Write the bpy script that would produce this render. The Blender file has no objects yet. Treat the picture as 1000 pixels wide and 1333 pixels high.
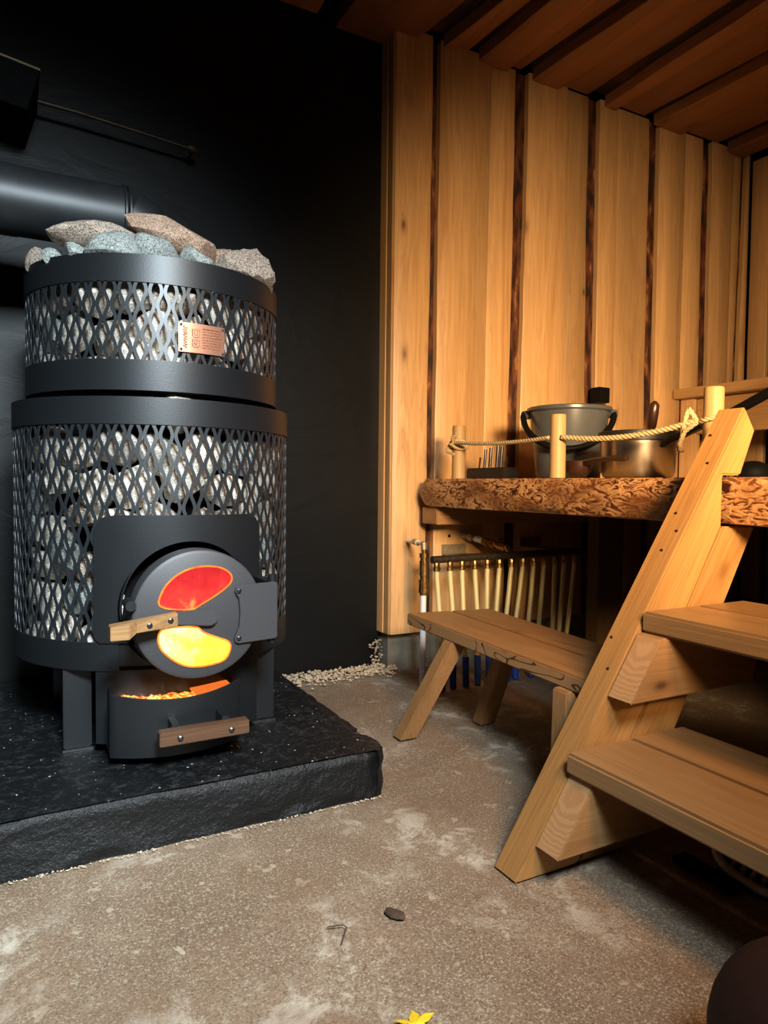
import bpy, math, random
from mathutils import Vector, Matrix, noise
random.seed(7)
PI = math.pi
C = bpy.context.scene.collection
S = bpy.context.scene

# ------------------------------------------------------------------ camera
TH = math.radians(28.3); PITCH = math.atan(35/900.0); ROLL = 0.010
cam_d = bpy.data.cameras.new('camera'); cam = bpy.data.objects.new('camera', cam_d); C.objects.link(cam)
cam_d.sensor_fit = 'VERTICAL'; cam_d.sensor_height = 36; cam_d.lens = 36*900/1333
cam_d.clip_start = .02
f0 = Vector((math.sin(TH), math.cos(TH), 0)); r0 = Vector((math.cos(TH), -math.sin(TH), 0)); u0 = Vector((0, 0, 1))
fw = f0*math.cos(PITCH)-u0*math.sin(PITCH); up1 = u0*math.cos(PITCH)+f0*math.sin(PITCH)
rt = r0*math.cos(ROLL)+up1*math.sin(ROLL); up = up1*math.cos(ROLL)-r0*math.sin(ROLL)
M = Matrix((rt, up, -fw)).transposed().to_4x4(); M.translation = Vector((0, 0, .8))
cam.matrix_world = M
S.camera = cam

# ------------------------------------------------------------------ world, lights, exposure
w = bpy.data.worlds.new('world'); S.world = w; w.use_nodes = True
w.node_tree.nodes['Background'].inputs[0].default_value = (.55, .62, .75, 1)
w.node_tree.nodes['Background'].inputs[1].default_value = .012
S.view_settings.view_transform = 'Standard'; S.view_settings.look = 'None'
S.view_settings.gamma = 1; S.view_settings.use_curve_mapping = False
S.view_settings.exposure = 0.0

def aim(o, t):
    o.rotation_euler = (Vector(t)-o.location).to_track_quat('-Z', 'Y').to_euler()
def area(name, loc, target, sx, sy, power, col, spread=PI):
    d = bpy.data.lights.new(name, 'AREA'); d.shape = 'RECTANGLE'; d.size = sx; d.size_y = sy
    d.energy = power; d.color = col; d.spread = spread
    o = bpy.data.objects.new(name, d); C.objects.link(o); o.location = loc; aim(o, target); return o
def spot(name, loc, target, power, col, ang, blend, rad):
    d = bpy.data.lights.new(name, 'SPOT'); d.energy = power; d.color = col; d.spot_size = math.radians(ang)
    d.spot_blend = blend; d.shadow_soft_size = rad
    o = bpy.data.objects.new(name, d); C.objects.link(o); o.location = loc; aim(o, target); return o
area('window_daylight', (.15, -.60, 2.10), (-.22, 1.8, .40), .5, .5, 46, (.78, .92, 1.0), math.radians(76))
area('warm_window', (.65, -.75, 1.40), (2.45, 2.4, .98), .6, .35, 27, (1.0, .66, .34), math.radians(54))
area('warm_room', (.9, -.5, 2.2), (1.35, 1.2, .2), .5, .5, 10.5, (1.0, .54, .22), math.radians(84))

# ------------------------------------------------------------------ materials
def nt(name):
    m = bpy.data.materials.new(name); m.use_nodes = True; t = m.node_tree
    b = t.nodes['Principled BSDF']; return m, t, b
def N(t, ty, **k):
    n = t.nodes.new(ty)
    for a, v in k.items():
        if a.startswith('i_'): n.inputs[a[2:].replace('_', ' ')].default_value = v
        elif a.startswith('n'): n.inputs[int(a[1:])].default_value = v
        else: setattr(n, a, v)
    return n
def ramp(t, src, stops):
    r = t.nodes.new('ShaderNodeValToRGB'); e = r.color_ramp.elements
    while len(e) < len(stops): e.new(.5)
    for i, (p, c) in enumerate(stops):
        e[i].position = p; e[i].color = (c, c, c, 1) if isinstance(c, (int, float)) else (*c, 1)
    t.links.new(src, r.inputs[0]); return r
def mixc(t, f, a, b, bt='MIX'):
    m = t.nodes.new('ShaderNodeMix'); m.data_type = 'RGBA'; m.blend_type = bt
    for s, v in ((0, f), (6, a), (7, b)):
        if isinstance(v, bpy.types.NodeSocket): t.links.new(v, m.inputs[s])
        else: m.inputs[s].default_value = v if s == 0 else (*v, 1)
    return m.outputs[2]
def bump(t, b, src, s, d=.01):
    n = N(t, 'ShaderNodeBump', i_Strength=s, i_Distance=d); t.links.new(src, n.inputs['Height']); t.links.new(n.outputs[0], b.inputs['Normal']); return n
def coords(t, rnd=8.0, scale=(1, 1, 1), rot=(0, 0, 0)):
    tc = t.nodes.new('ShaderNodeTexCoord'); oi = t.nodes.new('ShaderNodeObjectInfo')
    m = N(t, 'ShaderNodeVectorMath', operation='MULTIPLY_ADD')
    cx = t.nodes.new('ShaderNodeCombineXYZ')
    for i in range(3): t.links.new(oi.outputs['Random'], cx.inputs[i])
    t.links.new(cx.outputs[0], m.inputs[0]); m.inputs[1].default_value = (rnd, rnd*1.7, rnd*.6)
    t.links.new(tc.outputs['Object'], m.inputs[2])
    if rot != (0, 0, 0):
        rr = N(t, 'ShaderNodeVectorRotate', rotation_type='EULER_XYZ'); rr.inputs['Rotation'].default_value = rot
        t.links.new(m.outputs[0], rr.inputs[0]); src = rr.outputs[0]
    else: src = m.outputs[0]
    mp = N(t, 'ShaderNodeMapping'); mp.inputs['Scale'].default_value = scale
    t.links.new(src, mp.inputs[0]); return mp.outputs[0], src, oi.outputs['Random']
def noise_t(t, vec, sc, det=4, rough=.55, dist=0):
    n = N(t, 'ShaderNodeTexNoise', i_Scale=sc, i_Detail=det, i_Roughness=rough, i_Distortion=dist); t.links.new(vec, n.inputs['Vector']); return n.outputs[0]

def wood(name, dark, mid, light, axis='z', rough=.5, rot=(0, 0, 0), vary=.25, knots=True, contrast=1.0, coat=0):
    m, t, b = nt(name)
    ax = 'xyz'.index(axis)
    s1 = [1, 1, 1]; s1[ax] = .06
    s2 = [1, 1, 1]; s2[ax] = .03
    v1, raw, rnd = coords(t, scale=tuple(s1), rot=rot)
    mp = N(t, 'ShaderNodeMapping'); mp.inputs['Scale'].default_value = tuple(s2); t.links.new(raw, mp.inputs[0])
    n1 = noise_t(t, v1, 11, 5, .55, 1.6)          # broad figure
    wv = N(t, 'ShaderNodeMath', operation='SINE'); mu = N(t, 'ShaderNodeMath', operation='MULTIPLY', n1=30.0)
    t.links.new(n1, mu.inputs[0]); t.links.new(mu.outputs[0], wv.inputs[0])
    r1 = ramp(t, n1, [(.25, mid), (.5, light), (.75, mid)])
    rw = ramp(t, wv.outputs[0], [(.6, 0.0), (1.0, .20*contrast)])
    c = mixc(t, rw.outputs[0], r1.outputs[0], dark)
    n2 = noise_t(t, mp.outputs[0], 170, 3, .6)   # fibres
    rf = ramp(t, n2, [(.35, .22*contrast), (.6, 0.0)])
    c = mixc(t, rf.outputs[0], c, dark)
    if knots:
        s3 = [1, 1, 1]; s3[ax] = .45
        mk = N(t, 'ShaderNodeMapping'); mk.inputs['Scale'].default_value = tuple(s3); t.links.new(raw, mk.inputs[0])
        vo = N(t, 'ShaderNodeTexVoronoi', i_Scale=7.0, i_Randomness=1.0); t.links.new(mk.outputs[0], vo.inputs['Vector'])
        kc = N(t, 'ShaderNodeSeparateColor'); t.links.new(vo.outputs['Color'], kc.inputs[0])
        kr = N(t, 'ShaderNodeMapRange', n1=.35, n2=1.0, n3=.02, n4=.8); t.links.new(kc.outputs[0], kr.inputs[0])
        kd = N(t, 'ShaderNodeMath', operation='DIVIDE'); t.links.new(vo.outputs['Distance'], kd.inputs[0]); t.links.new(kr.outputs[0], kd.inputs[1])
        rk = ramp(t, kd.outputs[0], [(.05, .95), (.12, .5), (.2, .18), (.34, 0.0)])
        c = mixc(t, rk.outputs[0], c, tuple(x*.55 for x in dark))
    # slow blotches along the board and tone per board
    n3 = noise_t(t, v1, 6, 3, .5); rb = ramp(t, n3, [(.3, .78), (.7, 1.14)])
    c = mixc(t, 1.0, c, rb.outputs[0], 'MULTIPLY')
    hv = t.nodes.new('ShaderNodeHueSaturation'); ma = N(t, 'ShaderNodeMapRange', n3=1-vary, n4=1+vary)
    t.links.new(rnd, ma.inputs[0]); t.links.new(ma.outputs[0], hv.inputs['Value']); t.links.new(c, hv.inputs['Color'])
    t.links.new(hv.outputs[0], b.inputs['Base Color'])
    b.inputs['Roughness'].default_value = rough
    if coat: b.inputs['Coat Weight'].default_value = coat; b.inputs['Coat Roughness'].default_value = .3
    bump(t, b, mixc(t, .5, n2, n1), .35, .004)
    return m

PL = dict(dark=(.22, .085, .026), mid=(.46, .255, .105), light=(.58, .36, .165))
m_plank = wood('plank_wood', axis='z', rough=.42, **PL)
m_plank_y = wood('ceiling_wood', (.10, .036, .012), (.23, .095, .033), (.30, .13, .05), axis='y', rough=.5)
m_bench_y = wood('bench_wood', (.22, .10, .03), (.42, .24, .09), (.52, .31, .13), axis='y', rough=.5)
m_slat_z = wood('end_plank_wood', axis='z', rough=.42, **PL)
m_string = wood('stringer_wood', (.20, .075, .016), (.36, .175, .048), (.43, .225, .070), axis='z', rough=.55, rot=(0, -math.atan(.683), 0), vary=.08, contrast=1.3)
m_cleat = wood('cleat_wood', (.16, .065, .02), (.31, .155, .052), (.38, .20, .075), axis='x', rough=.6, vary=.1)
m_step = wood('step_wood', (.11, .045, .015), (.25, .135, .052), (.31, .175, .072), axis='y', rough=.38, vary=.10, knots=True, contrast=.8)
m_stool = wood('stool_wood', (.12, .042, .013), (.26, .122, .042), (.33, .165, .062), axis='y', rough=.4, vary=.08, contrast=1.2)
m_leg = wood('stool_leg_wood', (.14, .055, .018), (.30, .15, .055), (.37, .20, .08), axis='z', rough=.42, vary=.1, knots=False)
m_post = wood('pale_post_wood', (.20, .11, .035), (.37, .22, .085), (.43, .27, .11), axis='z', rough=.55, vary=.05, knots=False, contrast=.6)
m_hand = wood('oak_handle_wood', (.10, .042, .014), (.27, .14, .052), (.34, .19, .078), axis='x', rough=.45, vary=.03, knots=False, contrast=1.5)
m_handd = wood('walnut_handle_wood', (.025, .011, .006), (.095, .045, .023), (.13, .066, .034), axis='x', rough=.45, vary=.03, knots=False, contrast=1.6)
m_dwood = wood('dark_post_wood', (.03, .014, .006), (.08, .042, .018), (.11, .06, .025), axis='z', rough=.6)
m_spoon = wood('brown_spoon_wood', (.008, .003, .0015), (.024, .009, .005), (.036, .013, .007), axis='z', rough=.3, vary=.05, knots=False)

def plain(name, col, rough=.5, metal=0, nsc=40, var=.15, bs=.1, spec=.5):
    m, t, b = nt(name)
    v, raw, rnd = coords(t, 5); n = noise_t(t, v, nsc, 5, .6)
    r = ramp(t, n, [(.3, tuple(c*(1-var) for c in col)), (.7, tuple(min(1, c*(1+var)) for c in col))])
    t.links.new(r.outputs[0], b.inputs['Base Color'])
    b.inputs['Roughness'].default_value = rough; b.inputs['Metallic'].default_value = metal
    b.inputs['Specular IOR Level'].default_value = spec
    if bs: bump(t, b, n, bs, .002)
    return m
m_steel = plain('black_heatproof_paint', (.008, .0095, .011), .42, 0, 260, .15, .12, .55)
m_mesh = plain('black_mesh_paint', (.013, .016, .019), .42, 0, 120, .1, .05, .7)
m_dark = plain('sooty_black', (.004, .004, .004), .85, 0, 60, .2, 0, .05)
m_door = plain('charcoal_door_paint', (.044, .043, .046), .5, 0, 260, .1, .08)
m_screw = plain('screw_steel', (.16, .165, .175), .35, 1, 90, .1)
m_pipe = plain('flue_paint', (.012, .014, .016), .46, 0, 30, .2, .05, .6)
m_brass = plain('aged_brass', (.42, .26, .10), .34, 1, 70, .4, .1)
m_iron = plain('old_iron', (.06, .045, .03), .5, .7, 60, .4, .2)
m_zinc = plain('zinc_plate', (.34, .29, .20), .45, .6, 60, .2)
m_white = plain('white_plastic_pipe', (.72, .74, .78), .35, 0, 20, .03, 0)
m_cream = plain('cream_plastic_pipe', (.56, .50, .26), .35, 0, 20, .05, 0)
m_blue = plain('blue_sleeve', (.012, .05, .30), .4, 0, 20, .1, 0)
m_bucket = plain('grey_bucket_plastic', (.065, .070, .075), .30, 0, 15, .08, 0)
m_blackp = plain('black_plastic', (.004, .004, .004), .6, 0, 15, .1, 0, .08)
m_pan = plain('brushed_pan_steel', (.50, .42, .32), .28, 1, 8, .12, .02)
m_pand = plain('dark_pan_metal', (.012, .010, .009), .5, .2, 20, .2)
m_yel = plain('yellow_leaf', (.80, .55, .02), .6, 0, 30, .15)
m_twig = plain('twig_brown', (.06, .035, .02), .8, 0, 60, .3)
m_grate = plain('grate_metal', (.55, .52, .44), .45, .3, 60, .2)
m_lump = plain('dark_brown_matte', (.020, .008, .006), .7, 0, 60, .2, .1, .2)  # for the made-up rounded stand-in in the corner
m_tan = plain('flue_cloth', (.06, .03, .015), .8)
m_lightwood = plain('wood_edge', (.18, .12, .05), .6)

def m_copper():
    m, t, b = nt('copper_plate')
    v, raw, rnd = coords(t, 0, (1, 1, 14)); n = noise_t(t, v, 40, 3)
    r = ramp(t, n, [(.3, (.62, .27, .16)), (.7, (.80, .40, .26))])
    t.links.new(r.outputs[0], b.inputs['Base Color']); b.inputs['Metallic'].default_value = .75; b.inputs['Roughness'].default_value = .38
    return m
m_cop = m_copper(); m_engr = plain('engraved_copper', (.30, .10, .05), .6, .3)

def m_stone(name, a, bcol, cdark, lightspeck):
    m, t, b = nt(name)
    v, raw, rnd = coords(t, 9)
    n = noise_t(t, v, 26, 3, .5); c0 = ramp(t, n, [(.3, a), (.7, bcol)])
    n2 = noise_t(t, v, 230, 2, .7); rd = ramp(t, n2, [(.42, .95), (.52, 0.0)])
    c = mixc(t, rd.outputs[0], c0.outputs[0], cdark)
    n3 = noise_t(t, v, 330, 2, .7, .4); rl = ramp(t, n3, [(.54, 0.0), (.64, .8)])
    c = mixc(t, rl.outputs[0], c, lightspeck)
    hv = t.nodes.new('ShaderNodeHueSaturation'); ma = N(t, 'ShaderNodeMapRange', n3=.75, n4=1.2)
    t.links.new(rnd, ma.inputs[0]); t.links.new(ma.outputs[0], hv.inputs['Value']); t.links.new(c, hv.inputs['Color'])
    t.links.new(hv.outputs[0], b.inputs['Base Color']); b.inputs['Roughness'].default_value = .8
    bump(t, b, n2, .5, .003); return m
st_grey = m_stone('grey_green_granite', (.25, .265, .24), (.36, .385, .35), (.09, .10, .10), (.62, .66, .62))
st_tan = m_stone('tan_granite', (.40, .21, .125), (.52, .33, .21), (.11, .08, .06), (.72, .60, .50))
st_brown = m_stone('brown_grey_granite', (.33, .24, .175), (.46, .36, .27), (.08, .06, .05), (.70, .64, .55))
st_pale = m_stone('pale_granite', (.55, .49, .40), (.70, .64, .54), (.28, .22, .17), (.90, .85, .75))

def m_floor():
    m, t, b = nt('concrete_floor')
    tc = t.nodes.new('ShaderNodeTexCoord'); v = tc.outputs['Object']
    n1 = noise_t(t, v, 2.2, 5, .6); c = ramp(t, n1, [(.3, (.17, .112, .070)), (.5, (.25, .178, .118)), (.72, (.35, .27, .19))]).outputs[0]
    n2 = noise_t(t, v, 260, 3, .8); c = mixc(t, ramp(t, n2, [(.40, .8), (.50, 0.0)]).outputs[0], c, (.085, .055, .035))
    n2b = noise_t(t, v, 210, 2, .8); c = mixc(t, ramp(t, n2b, [(.54, 0.0), (.64, .7)]).outputs[0], c, (.50, .42, .31))
    # lime blotches
    n3 = noise_t(t, v, 10, 7, .72, .5); n4 = noise_t(t, v, 2.2, 3, .5)
    a = ramp(t, n3, [(.50, 0.0), (.60, .85)]); bb = ramp(t, n4, [(.47, 0.0), (.58, 1.0)])
    mm = N(t, 'ShaderNodeMath', operation='MULTIPLY'); t.links.new(a.outputs[0], mm.inputs[0]); t.links.new(bb.outputs[0], mm.inputs[1])
    c = mixc(t, mm.outputs[0], c, (.58, .52, .42))
    n6 = noise_t(t, v, 19, 4, .6, .3); c = mixc(t, ramp(t, n6, [(.63, 0.0), (.67, .7)]).outputs[0], c, (.48, .40, .29))
    # dark damp stains and rusty areas
    n5 = noise_t(t, v, 1.7, 5, .65); c = mixc(t, ramp(t, n5, [(.50, 0.0), (.68, .6)]).outputs[0], c, (.15, .085, .045))
    n7 = noise_t(t, v, 5.5, 5, .7); c = mixc(t, ramp(t, n7, [(.50, 0.0), (.66, .45)]).outputs[0], c, (.20, .11, .06))
    t.links.new(c, b.inputs['Base Color']); b.inputs['Roughness'].default_value = .62
    mx = mixc(t, .5, n2, n3); bump(t, b, mx, .5, .004); return m
m_flr = m_floor()
def m_slabm():
    m, t, b = nt('black_painted_slab')
    tc = t.nodes.new('ShaderNodeTexCoord'); v = tc.outputs['Object']
    n = noise_t(t, v, 7, 5, .6, .8)
    c = (.0045, .0055, .0065)
    vo = N(t, 'ShaderNodeTexVoronoi', i_Scale=75.0); t.links.new(v, vo.inputs['Vector'])
    vs_ = N(t, 'ShaderNodeSeparateColor'); t.links.new(vo.outputs['Color'], vs_.inputs[0])
    thr = N(t, 'ShaderNodeMath', operation='MULTIPLY', n1=.22); pw = N(t, 'ShaderNodeMath', operation='POWER', n1=5.0)
    t.links.new(vs_.outputs[0], pw.inputs[0]); t.links.new(pw.outputs[0], thr.inputs[0])
    n2 = N(t, 'ShaderNodeMath', operation='LESS_THAN'); t.links.new(vo.outputs['Distance'], n2.inputs[0]); t.links.new(thr.outputs[0], n2.inputs[1]); n2 = n2.outputs[0]
    n3 = noise_t(t, v, 4, 2); geo = t.nodes.new('ShaderNodeNewGeometry')
    sx = t.nodes.new('ShaderNodeSeparateXYZ'); t.links.new(geo.outputs['Normal'], sx.inputs[0])
    topm = ramp(t, sx.outputs[2], [(.75, 0.0), (.9, 1.0)])
    sp = ramp(t, n2, [(.4, 0.0), (.6, 1.0)])
    a = N(t, 'ShaderNodeMath', operation='MULTIPLY'); t.links.new(sp.outputs[0], a.inputs[0]); t.links.new(topm.outputs[0], a.inputs[1])
    cc = mixc(t, a.outputs[0], c, (.45, .45, .42))
    d = noise_t(t, v, 40, 5, .8); dm = ramp(t, d, [(.50, 0.0), (.75, .30)])
    a2 = N(t, 'ShaderNodeMath', operation='MULTIPLY'); t.links.new(dm.outputs[0], a2.inputs[0]); t.links.new(topm.outputs[0], a2.inputs[1])
    cc = mixc(t, a2.outputs[0], cc, (.14, .14, .14))
    t.links.new(cc, b.inputs['Base Color']); b.inputs['Roughness'].default_value = .40; b.inputs['Specular IOR Level'].default_value = .42
    nb = noise_t(t, v, 60, 5, .7); bump(t, b, mixc(t, .45, n, nb), .8, .016); return m
m_slab = m_slabm()
def m_plaster():
    m, t, b = nt('black_plaster')
    tc = t.nodes.new('ShaderNodeTexCoord'); v = tc.outputs['Object']
    mp = N(t, 'ShaderNodeMapping'); mp.inputs['Scale'].default_value = (1, 1, 2.2); mp.inputs['Rotation'].default_value = (0, .3, 0); t.links.new(v, mp.inputs[0])
    n = noise_t(t, mp.outputs[0], 3.2, 6, .55, 1.2); n2 = noise_t(t, v, 1.2, 3)
    c = ramp(t, n2, [(.3, (.0045, .0048, .0048)), (.7, (.0070, .0075, .0075))])
    t.links.new(c.outputs[0], b.inputs['Base Color']); b.inputs['Roughness'].default_value = .44; b.inputs['Specular IOR Level'].default_value = .2
    bump(t, b, n, .22, .012); return m
m_plas = m_plaster()
m_found = plain('foundation_concrete', (.17, .155, .115), .8, 0, 12, .25, .4)
m_mortar = plain('mortar_crumbs', (.50, .40, .28), .9, 0, 60, .3, .4)

def m_bark():
    m, t, b = nt('bark_strip')
    v, raw, rnd = coords(t, 6, (3, 3, .9)); n = noise_t(t, v, 9, 3, .5)
    r = ramp(t, n, [(.42, (.014, .005, .003)), (.52, (.075, .020, .008)), (.62, (.12, .038, .012)), (.68, (.26, .12, .04))])
    t.links.new(r.outputs[0], b.inputs['Base Color']); b.inputs['Roughness'].default_value = .6
    n2 = noise_t(t, raw, 60, 4, .6); bump(t, b, n2, .7, .004); return m
m_brk = m_bark()
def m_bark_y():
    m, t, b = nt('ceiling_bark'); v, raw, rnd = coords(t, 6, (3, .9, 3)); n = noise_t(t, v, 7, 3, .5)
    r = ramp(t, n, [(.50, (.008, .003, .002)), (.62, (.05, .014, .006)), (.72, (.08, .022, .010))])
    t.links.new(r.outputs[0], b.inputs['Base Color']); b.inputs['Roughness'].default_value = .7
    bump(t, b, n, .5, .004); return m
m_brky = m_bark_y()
def m_live():
    # beam's wane face, carved by beetle galleries
    m, t, b = nt('beetle_carved_edge'); v, raw, rnd = coords(t, 3, (1, .42, 1))
    n = noise_t(t, v, 40, 4, .6, 2.6)
    r = ramp(t, n, [(.40, (.035, .010, .004)), (.455, (.17, .065, .020)), (.51, (.42, .20, .075)), (.60, (.52, .29, .12)), (.68, (.30, .12, .04))])
    n2 = noise_t(t, v, 8, 3, .6); c = mixc(t, ramp(t, n2, [(.47, 0.0), (.60, .8)]).outputs[0], r.outputs[0], (.16, .055, .016))
    t.links.new(c, b.inputs['Base Color']); b.inputs['Roughness'].default_value = .45
    bump(t, b, n, .9, .006); return m
m_liv = m_live()
def m_endgrain():
    m, t, b = nt('end_grain'); v, raw, rnd = coords(t, 0)
    wv = N(t, 'ShaderNodeTexWave', wave_type='RINGS', rings_direction='SPHERICAL', i_Scale=60.0, i_Distortion=3.0, i_Detail=2.0); 
    mp = N(t, 'ShaderNodeMapping'); mp.inputs['Location'].default_value = (.02, .0, .05); t.links.new(raw, mp.inputs[0]); t.links.new(mp.outputs[0], wv.inputs['Vector'])
    r = ramp(t, wv.outputs[1], [(.2, (.38, .20, .085)), (.8, (.44, .25, .11))])
    t.links.new(r.outputs[0], b.inputs['Base Color']); b.inputs['Roughness'].default_value = .7; return m
m_end = m_endgrain()
def m_rope():
    m, t, b = nt('hemp_rope'); v, raw, rnd = coords(t, 2); n = noise_t(t, v, 260, 3, .6)
    r = ramp(t, n, [(.3, (.30, .20, .09)), (.7, (.55, .42, .22))]); t.links.new(r.outputs[0], b.inputs['Base Color']); b.inputs['Roughness'].default_value = .8
    bump(t, b, n, .6, .002); return m
m_rop = m_rope()
def emis(name, stops, sc, strength, dist=.6, grad=None):
    m, t, b = nt(name)
    tc = t.nodes.new('ShaderNodeTexCoord'); n = noise_t(t, tc.outputs['Object'], sc, 4, .55, dist)
    src = n
    if grad:
        sx = t.nodes.new('ShaderNodeSeparateXYZ'); t.links.new(tc.outputs['Object'], sx.inputs[0])
        g = N(t, 'ShaderNodeMapRange', n1=grad[0], n2=grad[1], n3=grad[2], n4=grad[3]); t.links.new(sx.outputs[2], g.inputs[0])
        g2 = N(t, 'ShaderNodeMapRange', n1=-.09, n2=.09, n3=grad[4], n4=grad[5]); t.links.new(sx.outputs[0], g2.inputs[0])
        a = N(t, 'ShaderNodeMath', operation='ADD'); t.links.new(g.outputs[0], a.inputs[0]); t.links.new(n, a.inputs[1])
        a3 = N(t, 'ShaderNodeMath', operation='ADD'); t.links.new(a.outputs[0], a3.inputs[0]); t.links.new(g2.outputs[0], a3.inputs[1]); src = a3.outputs[0]
    r = ramp(t, src, stops)
    b.inputs['Base Color'].default_value = (.02, .01, .01, 1); b.inputs['Roughness'].default_value = .15
    t.links.new(r.outputs[0], b.inputs['Emission Color']); b.inputs['Emission Strength'].default_value = strength
    return m
m_fire_r = emis('glowing_glass_red', [(.30, (.72, .006, .010)), (.60, (.95, .022, .022)), (.85, (1.0, .06, .035)), (1.0, (1.0, .42, .10))], 26, 1.0, .5, (.05, -.05, -.10, .36, .08, -.06))
m_fire_y = emis('glowing_glass_yellow', [(.22, (1.0, .45, .02)), (.42, (1.0, .74, .03)), (.62, (1.0, .95, .10)), (.86, (1.0, 1.0, .60))], 16, 1.3, .4, (-.05, .05, -.05, .24, .16, -.08))
m_rim = emis('glowing_pane_edge', [(.3, (1.0, .12, .01)), (.7, (1.0, .35, .03))], 30, 1.6)  # brighter orange glow along the pane edges, put in as emission
m_ember = emis('embers', [(.34, (.04, .002, 0)), (.42, (.9, .09, .005)), (.52, (1.0, .35, .03)), (.66, (1.0, .82, .30))], 70, 1.8)

# ------------------------------------------------------------------ mesh helpers
def tag(o, label=None, cat=None, group=None, kind=None):
    if label: o['label'] = label
    if cat: o['category'] = cat
    if group: o['group'] = group
    if kind: o['kind'] = kind
    return o
def worldloc(p):
    l = Vector((0, 0, 0))
    while p is not None: l = l+p.location; p = p.parent
    return l
class MB:
    def __init__(s): s.v = []; s.f = []; s.m = []
    def add(s, vs, fs, mi=0):
        n = len(s.v); s.v += [Vector(v) for v in vs]; s.f += [tuple(i+n for i in f) for f in fs]; s.m += [mi]*len(fs); return s
    def box(s, lo, hi, mi=0):
        x0, y0, z0 = lo; x1, y1, z1 = hi
        return s.add([(x0, y0, z0), (x1, y0, z0), (x1, y1, z0), (x0, y1, z0), (x0, y0, z1), (x1, y0, z1), (x1, y1, z1), (x0, y1, z1)],
                     [(0, 3, 2, 1), (4, 5, 6, 7), (0, 1, 5, 4), (1, 2, 6, 5), (2, 3, 7, 6), (3, 0, 4, 7)], mi)
    def hexa(s, b, t, mi=0):   # bottom quad, top quad
        return s.add(list(b)+list(t), [(0, 3, 2, 1), (4, 5, 6, 7), (0, 1, 5, 4), (1, 2, 6, 5), (2, 3, 7, 6), (3, 0, 4, 7)], mi)
    def prism(s, poly, axis, a, b, mi=0, capm=None):
        n = len(poly)
        def P(p, d):
            return {'x': (d, p[0], p[1]), 'y': (p[0], d, p[1]), 'z': (p[0], p[1], d)}[axis]
        vs = [P(p, a) for p in poly]+[P(p, b) for p in poly]
        s.add(vs, [tuple(range(n)), tuple(reversed(range(n, 2*n)))]+[(i, i+n, (i+1) % n+n, (i+1) % n) for i in range(n)], mi)
        return s
    def tube(s, pts, r, seg=10, mi=0, cap=True):
        pts = [Vector(p) for p in pts]; n = len(pts); rr = r if isinstance(r, (list, tuple)) else [r]*n
        vs = []; up = None
        for i, p in enumerate(pts):
            d = (pts[min(i+1, n-1)]-pts[max(i-1, 0)]).normalized()
            if up is None: up = Vector((0, 0, 1)) if abs(d.z) < .9 else Vector((1, 0, 0))
            a = (up-d*up.dot(d)).normalized(); up = a; b = d.cross(a)
            for k in range(seg):
                t = 2*PI*k/seg; vs.append(p+(a*math.cos(t)+b*math.sin(t))*rr[i])
        fs = [(i*seg+k, i*seg+(k+1) % seg, (i+1)*seg+(k+1) % seg, (i+1)*seg+k) for i in range(n-1) for k in range(seg)]
        if cap: fs += [tuple(reversed(range(seg))), tuple(range((n-1)*seg, n*seg))]
        return s.add(vs, fs, mi)
    def lathe(s, prof, c, seg=48, mi=0, axis='z', a0=0, a1=2*PI):
        full = abs(a1-a0-2*PI) < 1e-6; m = seg if full else seg+1; vs = []
        for (r, h) in prof:
            for k in range(m):
                t = a0+(a1-a0)*k/seg
                x, y = r*math.cos(t), r*math.sin(t)
                vs.append({'z': (c[0]+x, c[1]+y, c[2]+h), 'y': (c[0]+x, c[1]+h, c[2]+y), 'x': (c[0]+h, c[1]+x, c[2]+y)}[axis])
        fs = []
        for j in range(len(prof)-1):
            for k in range(seg):
                k2 = (k+1) % m if full else k+1
                fs.append((j*m+k, j*m+k2, (j+1)*m+k2, (j+1)*m+k))
        return s.add(vs, fs, mi)
    def xform(s, f): s.v = [Vector(f(v)) for v in s.v]; return s
    def build(s, name, mat, parent=None, smooth=None, bevel=0, bseg=2, weld=False):
        mats = mat if isinstance(mat, (list, tuple)) else [mat]
        lo = Vector((min(v[i] for v in s.v) for i in range(3))); hi = Vector((max(v[i] for v in s.v) for i in range(3)))
        c = (lo+hi)/2; 
        if parent is None or s.__dict__.get('base'): c = Vector((c.x, c.y, lo.z))
        me = bpy.data.meshes.new(name); me.from_pydata([tuple(v-c) for v in s.v], [], s.f)
        for i, p in enumerate(me.polygons): p.material_index = s.m[i]
        for m in mats: me.materials.append(m)
        import bmesh
        bm = bmesh.new(); bm.from_mesh(me)
        if weld: bmesh.ops.remove_doubles(bm, verts=bm.verts, dist=1e-5)
        bmesh.ops.recalc_face_normals(bm, faces=bm.faces)
        if bevel:
            ed = [e for e in bm.edges if len(e.link_faces) == 2 and e.calc_face_angle(0) > .6]
            bmesh.ops.bevel(bm, geom=ed, offset=bevel, segments=bseg, affect='EDGES', clamp_overlap=True)
        bm.to_mesh(me); bm.free()
        if smooth is not None:
            for p in me.polygons: p.use_smooth = True
            me.set_sharp_from_angle(angle=math.radians(smooth))
        o = bpy.data.objects.new(name, me); C.objects.link(o)
        if parent is not None: o.parent = parent; o.location = c-worldloc(parent)
        else: o.location = c
        return o
def empty(name, loc, label, cat, group=None, kind=None):
    o = bpy.data.objects.new(name, None); C.objects.link(o); o.location = loc; o.empty_display_size = .05
    return tag(o, label, cat, group, kind)

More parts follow.
